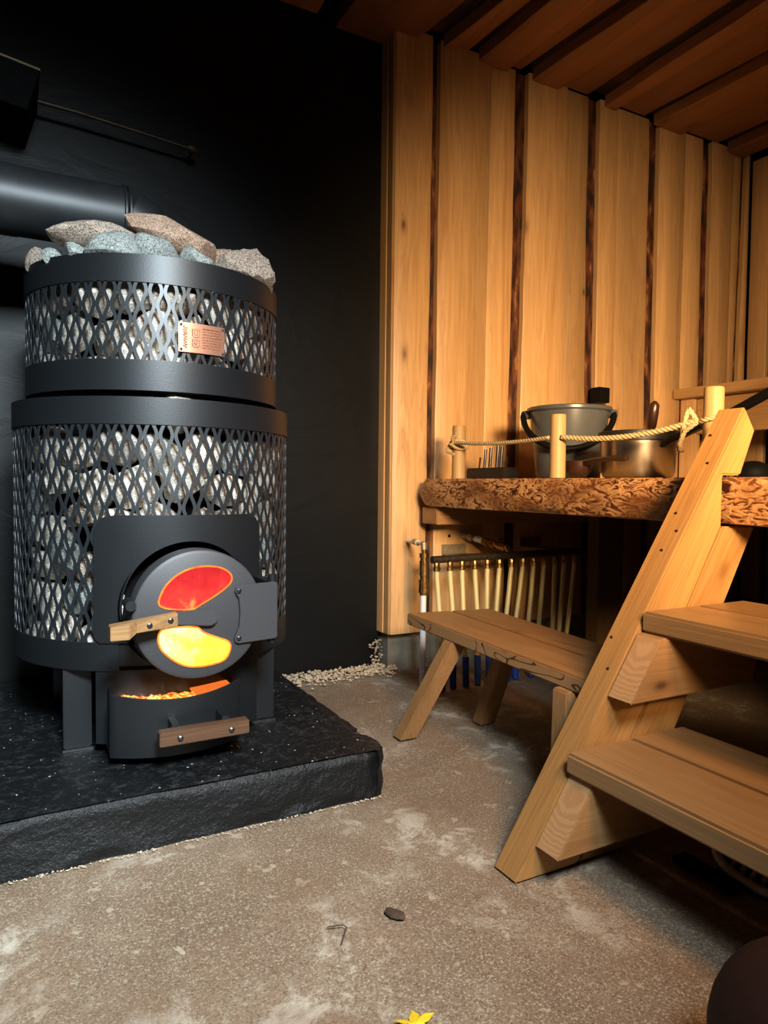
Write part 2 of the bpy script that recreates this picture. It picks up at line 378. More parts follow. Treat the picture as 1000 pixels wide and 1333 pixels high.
def board(length, c0, c1, wav0, wav1, d0, d1, seed, n=26, amp=.006):
    """live-edged board. length=(a,b); c0/c1 edge position (start,end); depth d0 front, d1 back; returns MB in (c, d, l) space"""
    rng = random.Random(seed); p0 = rng.random()*50; p1 = rng.random()*50
    mb = MB(); vs = []; fs = []
    for i in range(n+1):
        t = i/n; l = length[0]+(length[1]-length[0])*t
        e0 = c0[0]+(c0[1]-c0[0])*t+wav0*(noise.noise(Vector((l*2.2, p0, 0)))+.4*noise.noise(Vector((l*7, p0, 3))))
        e1 = c1[0]+(c1[1]-c1[0])*t+wav1*(noise.noise(Vector((l*2.2, p1, 9)))+.4*noise.noise(Vector((l*7, p1, 5))))
        b = .006 if d1 > d0 else -.006
        vs += [(e0, d0+b*.6, l), (e0+.005, d0, l), (e1-.005, d0, l), (e1, d0+b*.6, l), (e1, d1, l), (e0, d1, l)]
    for i in range(n):
        for k in range(6):
            k2 = (k+1) % 6; fs.append((i*6+k, i*6+k2, (i+1)*6+k2, (i+1)*6+k))
    fs += [tuple(range(6)), tuple(n*6+k for k in reversed(range(6)))]
    return mb.add(vs, fs)

# ------------------------------------------------------------------ setting
fb = MB(); NX, NY = 60, 60
for j in range(NY+1):
    for i in range(NX+1):
        x = -2.4+6.4*i/NX; y = -1.5+4.2*j/NY
        fb.v.append(Vector((x, y, -.004+.004*noise.noise(Vector((x*1.7, y*1.7, 0))))))
for j in range(NY):
    for i in range(NX):
        a = j*(NX+1)+i; fb.f.append((a, a+1, a+NX+2, a+NX+1)); fb.m.append(0)
fl = fb.build('floor', m_flr, smooth=60); tag(fl, kind='structure')
bw = MB().box((-2.4, 2.66, -.05), (1.41, 2.80, 3.3)).build('wall_left', m_plas); tag(bw, kind='structure')

wall = MB().box((1.405, 2.597, .163), (3.90, 2.74, 2.75)).build('wall_back', m_dark); tag(wall, kind='structure')
# planks of the back wall: (u0,u1) at bottom / top, depth offset
PK = [((1.414, 1.582), (1.414, 1.592), 0, .004, 0.000), ((1.620, 1.881), (1.632, 1.901), .008, .005, .000),
      ((1.889, 2.024), (1.909, 2.050), .003, .007, .016), ((2.080, 2.347), (2.116, 2.348), .009, .003, .000),
      ((2.354, 2.518), (2.357, 2.498), .003, .006, .017), ((2.572, 2.690), (2.558, 2.686), .006, .006, .000),
      ((2.698, 2.938), (2.695, 2.922), .005, .006, .016), ((2.996, 3.180), (2.985, 3.186), .005, .004, .000),
      ((3.185, 3.352), (3.195, 3.345), .004, .007, .016), ((3.414, 3.574), (3.404, 3.590), .007, .006, .002),
      ((3.578, 3.618), (3.594, 3.664), .003, .005, .010), ((3.655, 3.735), (3.705, 3.735), .006, .000, .004)]
for i, (b0, t0, w0, w1, dd) in enumerate(PK):
    mb = board((.163, 2.70), (b0[0], t0[0]), (b0[1], t0[1]), w0, w1, 2.555+dd, 2.596, i*3+1, 36)
    mb.build('plank', m_plank, wall, smooth=40)
for i, (x0, x1) in enumerate([(1.575, 1.630), (2.015, 2.125), (2.49, 2.585), (2.915, 3.01), (3.33, 3.425), (3.605, 3.72)]):
    board((.165, 2.70), (x0, x0), (x1, x1), 0, 0, 2.585, 2.5965, 70+i, 8).build('bark_strip', m_brk, wall)
# end face of the back wall: two narrow vertical boards
MB().box((1.404, 2.561, .163), (1.4135, 2.60, 2.70)).build('corner_board', m_plank, wall, bevel=.002)
MB().box((1.400, 2.604, .163), (1.4135, 2.659, 2.70)).build('corner_board', m_plank, wall, bevel=.002)
# foundation under the back wall
fo = MB()
for k in range(13):
    a = 1.425+k*.19
    fo.box((a, 2.60, -.03), (a+.19, 2.74, .160))
fo = fo.build('baseboard_back', m_found, weld=True); tag(fo, kind='structure')

# far right wall with its own vertical planks
wr = MB().box((3.765, .20, .1), (3.90, 2.596, 2.75)).build('wall_right', m_dark); tag(wr, kind='structure')
v = 2.552; i = 0
while v > .30:
    wd = (.115, .16, .19, .14, .17)[i % 5]
    mb = board((.163, 2.66), (v-wd, v-wd), (v-.004, v-.004), .004, .003, 3.735+.008*(i % 2), 3.764, 200+i, 24)
    mb.xform(lambda p: (p.y, p.x, p.z)); mb.build('plank', m_slat_z, wr, smooth=40)
    v -= wd+(.0 if i % 2 else .03); i += 1

# ceiling: live-edged boards running out from the back wall
cl = MB().box((-2.4, .4, 2.735), (3.90, 2.80, 2.80)).build('ceiling', m_dark); tag(cl, kind='structure')
# (edges at v=2.55: left, right; edges at v=1.9: left, right; proud)
CB = [(-.20, .16, -.22, .12, 1), (.18, .50, .15, .46, 0), (.52, .84, .48, .80, 1), (.86, 1.10, .83, 1.06, 0),
      (1.185, 1.500, 1.22, 1.640, 1), (1.508, 1.552, 1.650, 1.690, 0), (1.642, 1.684, 1.780, 1.795, 1), (1.700, 1.775, 1.810, 1.865, 0),
      (1.820, 1.982, 1.895, 2.015, 1), (1.986, 2.060, 2.020, 2.170, 0), (2.128, 2.285, 2.205, 2.370, 1),
      (2.290, 2.474, 2.375, 2.490, 0), (2.582, 2.656, 2.555, 2.712, 1), (2.662, 2.862, 2.718, 2.925, 0), (2.931, 3.138, 2.980, 3.180, 1),
      (3.144, 3.437, 3.186, 3.480, 0), (3.523, 3.660, 3.540, 3.650, 1), (3.665, 3.72, 3.655, 3.72, 0)]
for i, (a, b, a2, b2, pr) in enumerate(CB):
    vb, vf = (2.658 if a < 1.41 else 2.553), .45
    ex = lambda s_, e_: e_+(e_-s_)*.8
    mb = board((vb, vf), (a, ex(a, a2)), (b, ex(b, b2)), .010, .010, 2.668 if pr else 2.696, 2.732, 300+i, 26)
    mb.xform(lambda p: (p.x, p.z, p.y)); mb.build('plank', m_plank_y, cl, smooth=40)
for i in range(len(CB)-1):
    l, r = CB[i], CB[i+1]
    if r[0]-l[1] > .015 or r[2]-l[3] > .015:
        a, b, c, d = l[1]-.01, r[0]+.01, l[3]-.01, r[2]+.01; a2, b2 = c+(c-a)*.8, d+(d-b)*.8
        MB().hexa([(a, 2.55, 2.722), (b, 2.55, 2.722), (b2, .46, 2.722), (a2, .46, 2.722)], [(a, 2.55, 2.734), (b, 2.55, 2.734), (b2, .46, 2.734), (a2, .46, 2.734)]).build('bark_strip', m_brky, cl)

# ------------------------------------------------------------------ hearth slab
def slab():
    mb = MB(); nx, ny, nz = 230, 60, 14
    X0, X1, Y0, Y1, H = -1.6, .850, 1.548, 2.655, .122
    idx = {}
    nn = lambda x, y, z: noise.noise(Vector((x, y, z)))
    def ridge(x, y, z): return 1-2*abs(nn(x, y, z))
    def V(i, j, k):
        key = (i, j, k)
        if key in idx: return idx[key]
        x = X0+(X1-X0)*i/nx; y = Y0+(Y1-Y0)*(j/ny)**1.5; z = -.012+(H+.012)*k/nz
        dx = dy = dz = 0
        if k == nz: dz = .0022*nn(x*5, y*5, 1)+.0010*nn(x*22, y*22, 2)
        rough = max(0.0, min(1.0, .45+1.1*nn(x*2.1, 3, 7)))         # patchy plaster
        if j == 0:
            dy = -.007*nn(x*4, 0, z*9)-rough*(.006*ridge(x*15, 1, z*19)-.003)-rough*.003*nn(x*48, 2, z*48)
            if k <= 2: dy += .010*nn(x*9, 0, 4)
        if i == nx: dx = .010*nn(y*4, 5, z*9)+.010*nn(y*14, 6, z*18)+.004*nn(y*44, 7, z*44)
        # rounded, chipped arris
        wob = .6+.8*rough*(.5+nn(x*12, y*12, 9))
        if j == 0 and k >= nz-2:
            f = (0.05, .35, 1.0)[k-nz+2]; dy += .016*f*wob; dz -= .006*f*wob if k == nz else .001
        if k == nz and 0 < j <= 3: dz -= .0022*wob*(4-j)/3
        if i >= nx-2 and k == nz: dx -= .006*(i-nx+3)/3; dz -= .004
        if i == nx and k < nz:
            dx -= .012*max(0, nn(y*9, 1, z*12))*2
        # chamfered front corner
        cd = (X1-x)+(y-Y0)*1.0
        if i == nx and j <= 4: dx -= .030*(1-j/5.0)
        if j == 0 and i > nx-5: dy += .022*(1-(nx-i)/5.0)
        if i == nx and 14 <= j <= 16 and k > nz-8: dx -= .016
        mb.v.append(Vector((x+dx, y+dy, z+dz))); idx[key] = len(mb.v)-1; return idx[key]
    for i in range(nx):
        for j in range(ny): mb.f.append((V(i, j, nz), V(i+1, j, nz), V(i+1, j+1, nz), V(i, j+1, nz)))
        for k in range(nz): mb.f.append((V(i, 0, k), V(i+1, 0, k), V(i+1, 0, k+1), V(i, 0, k+1)))
    for j in range(ny):
        for k in range(nz): mb.f.append((V(nx, j, k), V(nx, j+1, k), V(nx, j+1, k+1), V(nx, j, k+1)))
    mb.m = [0]*len(mb.f)
    o = mb.build('hearth_slab', m_slab, smooth=50)
    return tag(o, 'black painted rough concrete hearth slab under the stove', 'hearth')
slab()

# ------------------------------------------------------------------ stove
SC = Vector((.384, 2.146, .12)); RL, RU = .383, .350
stove = empty('wood_stove', (SC.x, SC.y, .121), 'round black wood-burning sauna stove with two mesh stone cages and glowing door', 'stove')
def arc_panel(R, t, z0, z1, a0, a1, seg=48, mi=0):
    """curved sheet; angle measured from -y (towards the room), positive to +x"""
    mb = MB()
    for k in range(seg+1):
        a = a0+(a1-a0)*k/seg
        for (r, z) in ((R, z0), (R, z1), (R-t, z1), (R-t, z0)):
            mb.v.append(Vector((SC.x+r*math.sin(a), SC.y-r*math.cos(a), z)))
    for k in range(seg):
        for q in range(4): mb.f.append((k*4+q, k*4+(q+1) % 4, (k+1)*4+(q+1) % 4, (k+1)*4+q)); mb.m.append(mi)
    if abs(a1-a0-2*PI) > 1e-4:
        mb.f += [(0, 1, 2, 3), (seg*4+3, seg*4+2, seg*4+1, seg*4)]; mb.m += [mi, mi]
    return mb
R_ = math.radians
def cage(R, z0, z1, n, per, parent, skip=None):
    mb = MB(); w = .0042; th = .0020; amp = .0050; arc = 2*PI*R/n
    steps = int((z1-z0)/per*12)
    for i in range(n):
        base = len(mb.v); s = 1 if i % 2 else -1
        for j in range(steps+1):
            z = z0+(z1-z0)*j/steps
            ph = 2*PI*z/per; sh = math.sin(ph); 
            x = (i*arc+s*amp*sh)/R
            sl = 1.0/math.sqrt(1+(amp*2*PI/per*math.cos(ph))**2)
            hw = w/sl/R
            for (aa, r) in ((x-hw, R-th), (x-hw, R), (x+hw, R), (x+hw, R-th)):
                mb.v.append(Vector((SC.x+r*math.sin(aa), SC.y-r*math.cos(aa), z)))
        for j in range(steps):
            z = z0+(z1-z0)*j/steps; a = math.degrees((i*arc)/R); a = (a+180) % 360-180
            if skip and skip(a, z): continue
            for q in range(4):
                mb.f.append((base+j*4+q, base+j*4+(q+1) % 4, base+(j+1)*4+(q+1) % 4, base+(j+1)*4+q)); mb.m.append(0)
    return mb
# bodies
MB().lathe([(0, .345), (.262, .345), (.262, .985), (0, .985)], (SC.x, SC.y, 0), 48).build('firebox', m_dark, stove, smooth=40)
MB().lathe([(0, 1.0), (.20, 1.0), (.20, 1.33), (0, 1.335)], (SC.x, SC.y, 0), 40).build('heat_riser', m_dark, stove, smooth=40)
# lower basket: floor disc + bands
MB().lathe([(.262, .335), (.379, .335), (.379, .345), (.262, .345)], (SC.x, SC.y, 0), 64).build('stone_shelf', m_dark, stove, smooth=40)
MB().lathe([(.20, 1.028), (.346, 1.028), (.346, 1.040), (.20, 1.040)], (SC.x, SC.y, 0), 64).build('stone_shelf', m_dark, stove, smooth=40)
arc_panel(RL, .004, .333, .405, R_(24), R_(336), 90).build('lower_band', m_steel, stove, smooth=30, bevel=.0012, bseg=1)
arc_panel(RL+.001, .005, .943, 1.010, 0, 2*PI, 110).build('middle_band', m_steel, stove, smooth=30, weld=True)
arc_panel(RU, .004, 1.030, 1.106, 0, 2*PI, 110).build('upper_band', m_steel, stove, smooth=30, weld=True)
arc_panel(RU+.001, .005, 1.296, 1.364, 0, 2*PI, 110).build('rim_band', m_steel, stove, smooth=30, weld=True)
# dark spacer ring between cages
MB().lathe([(.25, .985), (.25, 1.028)], (SC.x, SC.y, 0), 48).build('spacer_ring', m_dark, stove)
cage(RL-.002, .395, .948, 130, .072, stove, lambda a, z: abs(a) < 27 and z < .70).build('lower_mesh_cage', m_mesh, stove)
cage(RU-.002, 1.100, 1.300, 119, .072, stove).build('upper_mesh_cage', m_mesh, stove)

# front plate with round opening (curved sheet)
def front_plate():
    mb = MB(); R = RL+.006; hu, z0, z1 = .222, .405, .720; cx, cz, rh = .012, .488, .166
    seg = 64; inner = []; outer = []
    for k in range(seg+1):
        t = R_(-32)+(R_(212)-R_(-32))*k/seg           # opening is open at the bottom
        c, s_ = math.cos(t), math.sin(t); inner.append((cx+rh*c, cz+rh*s_))
        # ray to rounded rectangle
        L = 10
        if c > 1e-6: L = min(L, (hu-cx)/c)
        if c < -1e-6: L = min(L, (-hu-cx)/c)
        if s_ > 1e-6: L = min(L, (z1-cz)/s_)
        if s_ < -1e-6: L = min(L, (z0-cz)/s_)
        x, z = cx+c*L, cz+s_*L
        q = .045
        ex, ez = abs(x)-(hu-q), z-(z1-q)
        if ex > 0 and ez > 0:
            d = math.hypot(ex, ez); x = math.copysign((hu-q)+ex/d*q, x); z = (z1-q)+ez/d*q
        outer.append((x, z))
    def P(x, z, r): a = x/R; return (SC.x+r*math.sin(a), SC.y-r*math.cos(a), z)
    rows = []
    for lay in (R, R-.004):
        for t in (0, .33, .66, 1):
            rows.append([P(i_[0]+(o_[0]-i_[0])*t, i_[1]+(o_[1]-i_[1])*t, lay) for i_, o_ in zip(inner, outer)])
    n = seg+1; vs = [p for r in rows for p in r]; fs = []
    def strip(a, b):
        for k in range(seg): fs.append((a*n+k, a*n+k+1, b*n+k+1, b*n+k))
    for a, b in ((0, 1), (1, 2), (2, 3), (3, 7), (7, 6), (6, 5), (5, 4), (4, 0)): strip(a, b)
    return mb.add(vs, fs)
front_plate().build('front_plate', m_steel, stove, smooth=30)
# side skirts of plate down to lower band corner, throat behind the door
MB().lathe([(.168, .058), (.172, .075), (.172, .115), (.0, .115)], (.396, 1.72, .488), 56, axis='y').lathe([(.138, 0), (.138, .11), (.0, .11)], (.393, 1.70, .487), 56, axis='y').build('door_throat', m_dark, stove, smooth=40)
# base body
arc_panel(.378, .02, .150, .400, R_(-33), R_(33), 30).build('base_front', m_steel, stove, smooth=30)
MB().lathe([(0, .150), (.22, .150), (.22, .345), (0, .345)], (SC.x, SC.y, 0), 40).build('base_body', m_dark, stove, smooth=40)
for sx in (-1, 1):
    for sy in (-1, 1):
        cx = SC.x+sx*.243; cy = SC.y+sy*.232
        lg = MB().box((cx-.033, cy-.030, .128), (cx+.033, cy+.030, .334)).build('leg', m_steel, stove, bevel=.003)
        MB().box((cx-.036, cy-.036, .1215), (cx+.036, cy+.036, .1275)).build('foot_plate', m_screw, lg)

# door
door = MB().lathe([(0, -.018), (.145, -.018), (.153, -.014), (.155, -.008), (.155, .045), (.140, .048), (0, .048)], (.393, 1.668, .487), 72, axis='y').build('door', m_door, stove, smooth=30)
UP = [(0.298, 0.5289), (0.3155, 0.5639), (0.3508, 0.591), (0.3941, 0.6021), (0.4385, 0.5978), (0.4649, 0.5815), (0.4672, 0.5625), (0.4498, 0.5447), (0.4236, 0.5276), (0.3941, 0.5111), (0.3722, 0.5017), (0.3294, 0.5049), (0.3028, 0.5127)]
LO = [(0.2978, 0.4495), (0.3083, 0.4594), (0.3435, 0.4614), (0.3831, 0.4579), (0.4014, 0.4436), (0.4311, 0.4296), (0.4613, 0.4153), (0.4652, 0.3959), (0.4538, 0.3744), (0.4311, 0.3656), (0.394, 0.3623), (0.3577, 0.368), (0.3292, 0.3845), (0.3047, 0.409), (0.2957, 0.4316)]
def smooth_poly(p, sub=5):
    out = []; n = len(p)
    for i in range(n):
        a, b, c, d = [Vector(p[(i+k-1) % n]) for k in range(4)]
        for s in range(sub):
            t = s/sub
            out.append(tuple(.5*((2*b)+(c-a)*t+(2*a-5*b+4*c-d)*t*t+(3*b-a-3*c+d)*t**3)))
    return out
DV = 1.648
for pts, mt, nm in ((UP, m_fire_r, 'door_glass'), (LO, m_fire_y, 'door_glass')):
    sp = smooth_poly(pts); cx = sum(p[0] for p in sp)/len(sp); cz = sum(p[1] for p in sp)/len(sp)
    g = MB().prism([(cx+(p[0]-cx)*.985, cz+(p[1]-cz)*.98) for p in sp], 'y', DV-.0005, DV+.0015).build(nm, mt, stove)
    tag(g, 'glowing red window pane' if mt is m_fire_r else 'glowing yellow window pane')
    MB().tube([(p[0], DV, p[1]) for p in sp]+[(sp[0][0], DV, sp[0][1])], .0021, 6, cap=False).build('glowing_pane_edge', m_rim, g)
def screw(x, y, z, r, parent):
    s = MB().lathe([(0, -.004), (r*.5, -.004), (r*.5, -.0015), (r*.55, -.0045), (r*.9, -.003), (r, 0), (r, .002)], (x, y, z), 18, axis='y').build('screw', m_screw, parent, smooth=40)
# handle bracket: flat bar with rounded end
br = [(.333, .500), (.333, .468)]
for k in range(13):
    a = -PI/2+PI*k/12; br.append((.412+.021*math.cos(a), .4815+.021*math.sin(a)))
br = [(.30, .497), (.30, .472)]+br[2:]
arm = MB().prism(br, 'y', 1.634, 1.6485).build('handle_arm', m_door, stove, bevel=.002)
han = MB()
han.hexa([(.222, 1.582, .458), (.333, 1.612, .468), (.333, 1.636, .468), (.222, 1.615, .458)],
         [(.222, 1.582, .490), (.333, 1.612, .503), (.333, 1.636, .503), (.222, 1.615, .490)])
hd = MB().add([(.183, 1.572, .458), (.222, 1.572, .457), (.240, 1.590, .467), (.333, 1.612, .470), (.333, 1.635, .470), (.183, 1.610, .458),
               (.183, 1.572, .489), (.222, 1.572, .490), (.240, 1.590, .495), (.333, 1.612, .502), (.333, 1.635, .502), (.183, 1.610, .489)],
              [(0, 1, 2, 3, 4, 5), (11, 10, 9, 8, 7, 6), (0, 6, 7, 1), (1, 7, 8, 2), (2, 8, 9, 3), (3, 9, 10, 4), (4, 10, 11, 5), (5, 11, 6, 0)]).build('door_handle', m_hand, stove, bevel=.0015)
tag(hd, 'light oak handle block')
screw(.268, 1.5975, .481, .007, hd); screw(.316, 1.609, .486, .007, hd)
MB().tube([(.235, 1.70, .520), (.235, 1.640, .520)], .012, 14).build('latch_pin', m_steel, stove, smooth=40)
# hinge
hp = [(.478, .548), (.484, .553), (.578, .556), (.583, .552), (.583, .420), (.578, .414), (.484, .410), (.476, .414), (.474, .424), (.485, .450), (.488, .485), (.485, .520), (.475, .538)]
hg = MB().prism(hp, 'y', 1.640, 1.6495).build('hinge_plate', m_door, stove, bevel=.0012, bseg=1)
screw(.484, 1.6385, .540, .006, hg); screw(.484, 1.6385, .424, .006, hg)
MB().box((.560, 1.648, .415), (.586, 1.79, .556)).build('hinge_block', m_steel, stove, bevel=.002)
MB().tube([(.577, 1.665, .400), (.577, 1.665, .572)], .012, 14).build('hinge_pin', m_steel, stove, smooth=40)
# ash drawer
def drawer():
    mb = MB(); n = 20
    for k in range(n+1):
        t = -1+2*k/n; x = .356+t*.158; y = 1.672+.052*t*t; zt = .284+.016*t*t
        mb.v += [Vector((x, y, .147)), Vector((x, y, zt)), Vector((x, y+.006, zt)), Vector((x, y+.006, .147))]
    for k in range(n):
        for q in range(4): mb.f.append((k*4+q, k*4+(q+1) % 4, k*4+4+(q+1) % 4, k*4+4+q)); mb.m.append(0)
    mb.f += [(0, 1, 2, 3), (n*4+3, n*4+2, n*4+1, n*4)]; mb.m += [0, 0]
    return mb
dr = drawer().build('ash_drawer', m_steel, stove, smooth=30, bevel=.001, bseg=1)
MB().box((.203, 1.732, .15), (.207, 1.90, .290)).build('drawer_side', m_steel, dr)
MB().box((.505, 1.732, .15), (.509, 1.90, .290)).build('drawer_side', m_steel, dr)
MB().prism([(.200, 1.730), (.250, 1.702), (.356, 1.680), (.462, 1.702), (.510, 1.730), (.510, 1.90), (.200, 1.90)], 'z', .150, .156).build('drawer_bottom', m_steel, dr)
eb = MB(); rng = random.Random(3)
for i in range(41):
    for j in range(13):
        x = .212+.280*i/40; y = 1.688+.150*j/12+.045*abs((i-20)/20)**2
        eb.v.append(Vector((x, y, .270+.007*noise.noise(Vector((x*60, y*60, 1)))+.004*noise.noise(Vector((x*150, y*150, 4))))))
for i in range(40):
    for j in range(12): a = i*13+j; eb.f.append((a, a+1, a+14, a+13)); eb.m.append(0)
em = eb.build('ember_bed', m_ember, dr); em['kind'] = 'stuff'
m_firelit = emis('fire_lit_plate', [(.3, (1.0, .16, .02)), (.7, (1.0, .24, .035))], 20, .95)  # emission stands in for ember light on the drawer's inner right side
MB().add([(.395, 1.692, .279), (.492, 1.732, .284), (.492, 1.78, .284), (.395, 1.78, .279), (.395, 1.692, .275), (.492, 1.732, .280), (.492, 1.78, .280), (.395, 1.78, .275)],
         [(0, 1, 2, 3), (7, 6, 5, 4), (0, 4, 5, 1), (1, 5, 6, 2), (2, 6, 7, 3), (3, 7, 4, 0)]).build('firelit_drawer_plate', m_firelit, dr)
dh = MB().hexa([(.290, 1.600, .198), (.500, 1.603, .198), (.500, 1.635, .198), (.290, 1.632, .198)], [(.290, 1.600, .231), (.500, 1.603, .231), (.500, 1.635, .231), (.290, 1.632, .231)]).build('drawer_handle', m_handd, stove, bevel=.002)
tag(dh, 'dark walnut handle bar')
screw(.336, 1.6, .214, .007, dh); screw(.456, 1.602, .214, .007, dh)
for x in (.330, .448):
    MB().box((x-.008, 1.628, .206), (x+.008, 1.684, .240)).build('handle_bracket', m_steel, stove)
# copper nameplate with engraving, following the cage curve
def on_cage(a_u, z, r): return (SC.x+r*math.sin(a_u/RU), SC.y-r*math.cos(a_u/RU), z)
cu, cz, cw, ch = .050, 1.169, .122, .074
npm = MB(); n = 8
for k in range(n+1):
    a = cu-cw/2+cw*k/n; dz = 0
    for (r, z) in ((RU+.004, cz-ch/2+dz), (RU+.004, cz+ch/2+dz), (RU+.002, cz+ch/2+dz), (RU+.002, cz-ch/2+dz)): npm.v.append(Vector(on_cage(a, z, r)))
for k in range(n):
    for q in range(4): npm.f.append((k*4+q, k*4+(q+1) % 4, k*4+4+(q+1) % 4, k*4+4+q)); npm.m.append(0)
npm.f += [(0, 1, 2, 3), (n*4+3, n*4+2, n*4+1, n*4)]; npm.m += [0, 0]
npo = npm.build('nameplate', m_cop, stove, smooth=30); tag(npo, 'copper nameplate with engraved lettering')
eg = MB()
def stroke(pts, r=.0009):
    eg.tube([on_cage(cu-cw/2+p[0], cz-ch/2+p[1], RU+.0042) for p in pts], r, 4)
rng = random.Random(5)
# vertical script
pts = [(.016+.0045*math.sin(t*2.1)+.0015*math.sin(t*5.3), .010+.054*t/24+.002*math.sin(t*4.1)) for t in [x*.35 for x in range(69)]]; stroke(pts, .001)
# two boxed emblems
for (zz, fn) in ((.043, 0), (.018, 1)):
    stroke([(.034, zz+.015), (.034, zz), (.038, zz-.004), (.048, zz-.004), (.052, zz), (.052, zz+.015), (.034, zz+.015)])
    if fn == 0: stroke([(.039, zz+.012), (.039, zz+.002), (.047, zz+.002), (.047, zz+.012)])
    else: stroke([(.039, zz), (.039, zz+.012), (.046, zz+.012), (.046, zz+.006), (.039, zz+.006), (.047, zz)])
for k in range(8):
    z = .062-k*.0068; x = .060
    while x < .108:
        l = rng.uniform(.004, .011); stroke([(x, z), (min(x+l, .112), z)], .0008 if k else .0014); x += l+.0025
eg = eg.build('engraving', m_engr, npo); eg['kind'] = 'stuff'
for sx in (-1, 1):
    for sz in (-1, 1):
        p = on_cage(cu+sx*(cw/2-.006), cz+sz*(ch/2-.006), RU+.0045)
        MB().lathe([(0, -.002), (.0035, -.0015), (.0035, .001)], p, 12, axis='y').build('rivet', m_pand, npo)

# ------------------------------------------------------------------ stones
def stone_mesh(name, seed, dims, mat, facets=13, rnd=.04, sub=3):
    import bmesh
    rng = random.Random(seed); bm = bmesh.new(); bmesh.ops.create_icosphere(bm, subdivisions=sub, radius=1)
    pl = []
    for k in range(facets):
        d = Vector((rng.gauss(0, 1), rng.gauss(0, 1), rng.gauss(0, 1))).normalized(); pl.append((d, rng.uniform(.62, .98)))
    for v_ in bm.verts:
        d = v_.co.normalized(); r = 1.08
        for n_, h in pl:
            c = d.dot(n_)
            if c > .05: r = min(r, h/c)
        r *= 1+rnd*noise.noise(d*2.3+Vector((seed, 0, 0)))+rnd*.5*noise.noise(d*7+Vector((0, seed, 0)))
        v_.co = Vector((d.x*dims[0]/2, d.y*dims[1]/2, d.z*dims[2]/2))*r
    me = bpy.data.meshes.new(name); bm.to_mesh(me); bm.free(); me.materials.append(mat)
    for p in me.polygons: p.use_smooth = True
    me.set_sharp_from_angle(angle=math.radians(22))
    return me
def stone(me, loc, rot, label, group=None):
    o = bpy.data.objects.new('stone', me); C.objects.link(o); o.location = loc; o.rotation_euler = rot
    return tag(o, label, 'stone', group)
base = [stone_mesh('stone', 40+k, (.130*(1+.18*math.sin(k*2.3)), .084, .104*(1+.16*math.cos(k*1.7))), (st_pale, st_pale, st_brown, st_pale, st_grey, st_pale, st_brown, st_pale)[k % 8], 9+k % 5, .05, 2) for k in range(12)]
rng = random.Random(11)
ORD = ['first', 'second', 'third', 'fourth', 'fifth', 'sixth', 'seventh', 'eighth', 'ninth', 'tenth', 'eleventh', 'twelfth', 'thirteenth', 'fourteenth']
TONE = {'pale_granite': 'pale', 'brown_grey_granite': 'brownish', 'grey_green_granite': 'grey-green'}
def fill(R, z0, rows, dz, n, cage_, grp, amax, skip=None):
    for r in range(rows):
        row = []
        for k in range(n):
            a = 2*PI*(k+.5*(r % 2))/n+rng.uniform(-.03, .03); a = (a+PI) % (2*PI)-PI
            z = z0+r*dz+.022*math.sin(k*2.4+.7)*(r < rows-1)+rng.uniform(-.008, .008)
            if abs(a) > R_(amax) or (skip and skip(math.degrees(a), z)): continue
            row.append((a, z))
        for q, (a, z) in enumerate(sorted(row)):
            rr = R+rng.uniform(-.010, .004); me = base[rng.randrange(12)]
            lab = '%s granite stone in the %s, %s row from the top, %s from the left' % (TONE[me.materials[0].name], cage_, ORD[rows-1-r], ORD[q])
            stone(me, (SC.x+rr*math.sin(a), SC.y-rr*math.cos(a), z), (rng.uniform(-.5, .5), rng.uniform(-.25, .25), a+rng.uniform(-.2, .2)), lab, grp)
fill(.320, .400, 6, .096, 19, 'lower cage', 'stones in the lower cage', 125, lambda a, z: abs(a) < 24 and z < .675)
fill(.286, 1.090, 3, .088, 17, 'upper cage', 'stones in the upper cage', 125)
top = [('tanL', (.203, 1.95, 1.428), (.245, .17, .082), (.0, .03, .12), st_brown, 'long flat brown-grey stone lying across the left of the pile on the stove'),
       ('g2', (.153, 1.925, 1.370), (.085, .08, .066), (.1, .0, .3), st_grey, 'small rounded grey stone at the rim under the left end of the long flat stone'),
       ('g3', (.240, 1.885, 1.382), (.150, .10, .098), (0, .05, 0), st_grey, 'blocky grey-green stone at the rim under the middle of the long flat stone'),
       ('g4', (.330, 1.875, 1.388), (.125, .10, .125), (0, .10, .2), st_grey, 'pointed grey-green stone standing at the rim in the middle of the pile'),
       ('tanR', (.402, 1.955, 1.466), (.255, .15, .105), (.0, .30, -.05), st_tan, 'large pinkish tan slab of stone tilted on top of the pile'),
       ('g6', (.435, 1.875, 1.380), (.140, .095, .080), (0, .22, .1), st_grey, 'flat grey stone at the rim beneath the tilted tan slab'),
       ('t7', (.550, 2.030, 1.440), (.095, .08, .095), (0, .1, .4), st_tan, 'small tan stone behind the big stone at the right end of the pile'),
       ('g8', (.585, 1.925, 1.398), (.180, .13, .135), (0, .28, .3), st_brown, 'big angular brown-grey stone at the right rim of the pile'),
       ('s9', (.100, 1.985, 1.368), (.066, .06, .056), (0, 0, .2), st_grey, 'tiny pale grey stone near the left rim, second from the left'),
       ('s10', (.068, 2.065, 1.376), (.066, .07, .075), (0, -.3, .1), st_brown, 'dark pointed stone at the far left rim of the pile')]
for k, (n_, loc, dims, rot, mt, lab) in enumerate(top):
    stone(stone_mesh('stone', 7+k*5, dims, mt, 11, .05), loc, rot, lab)
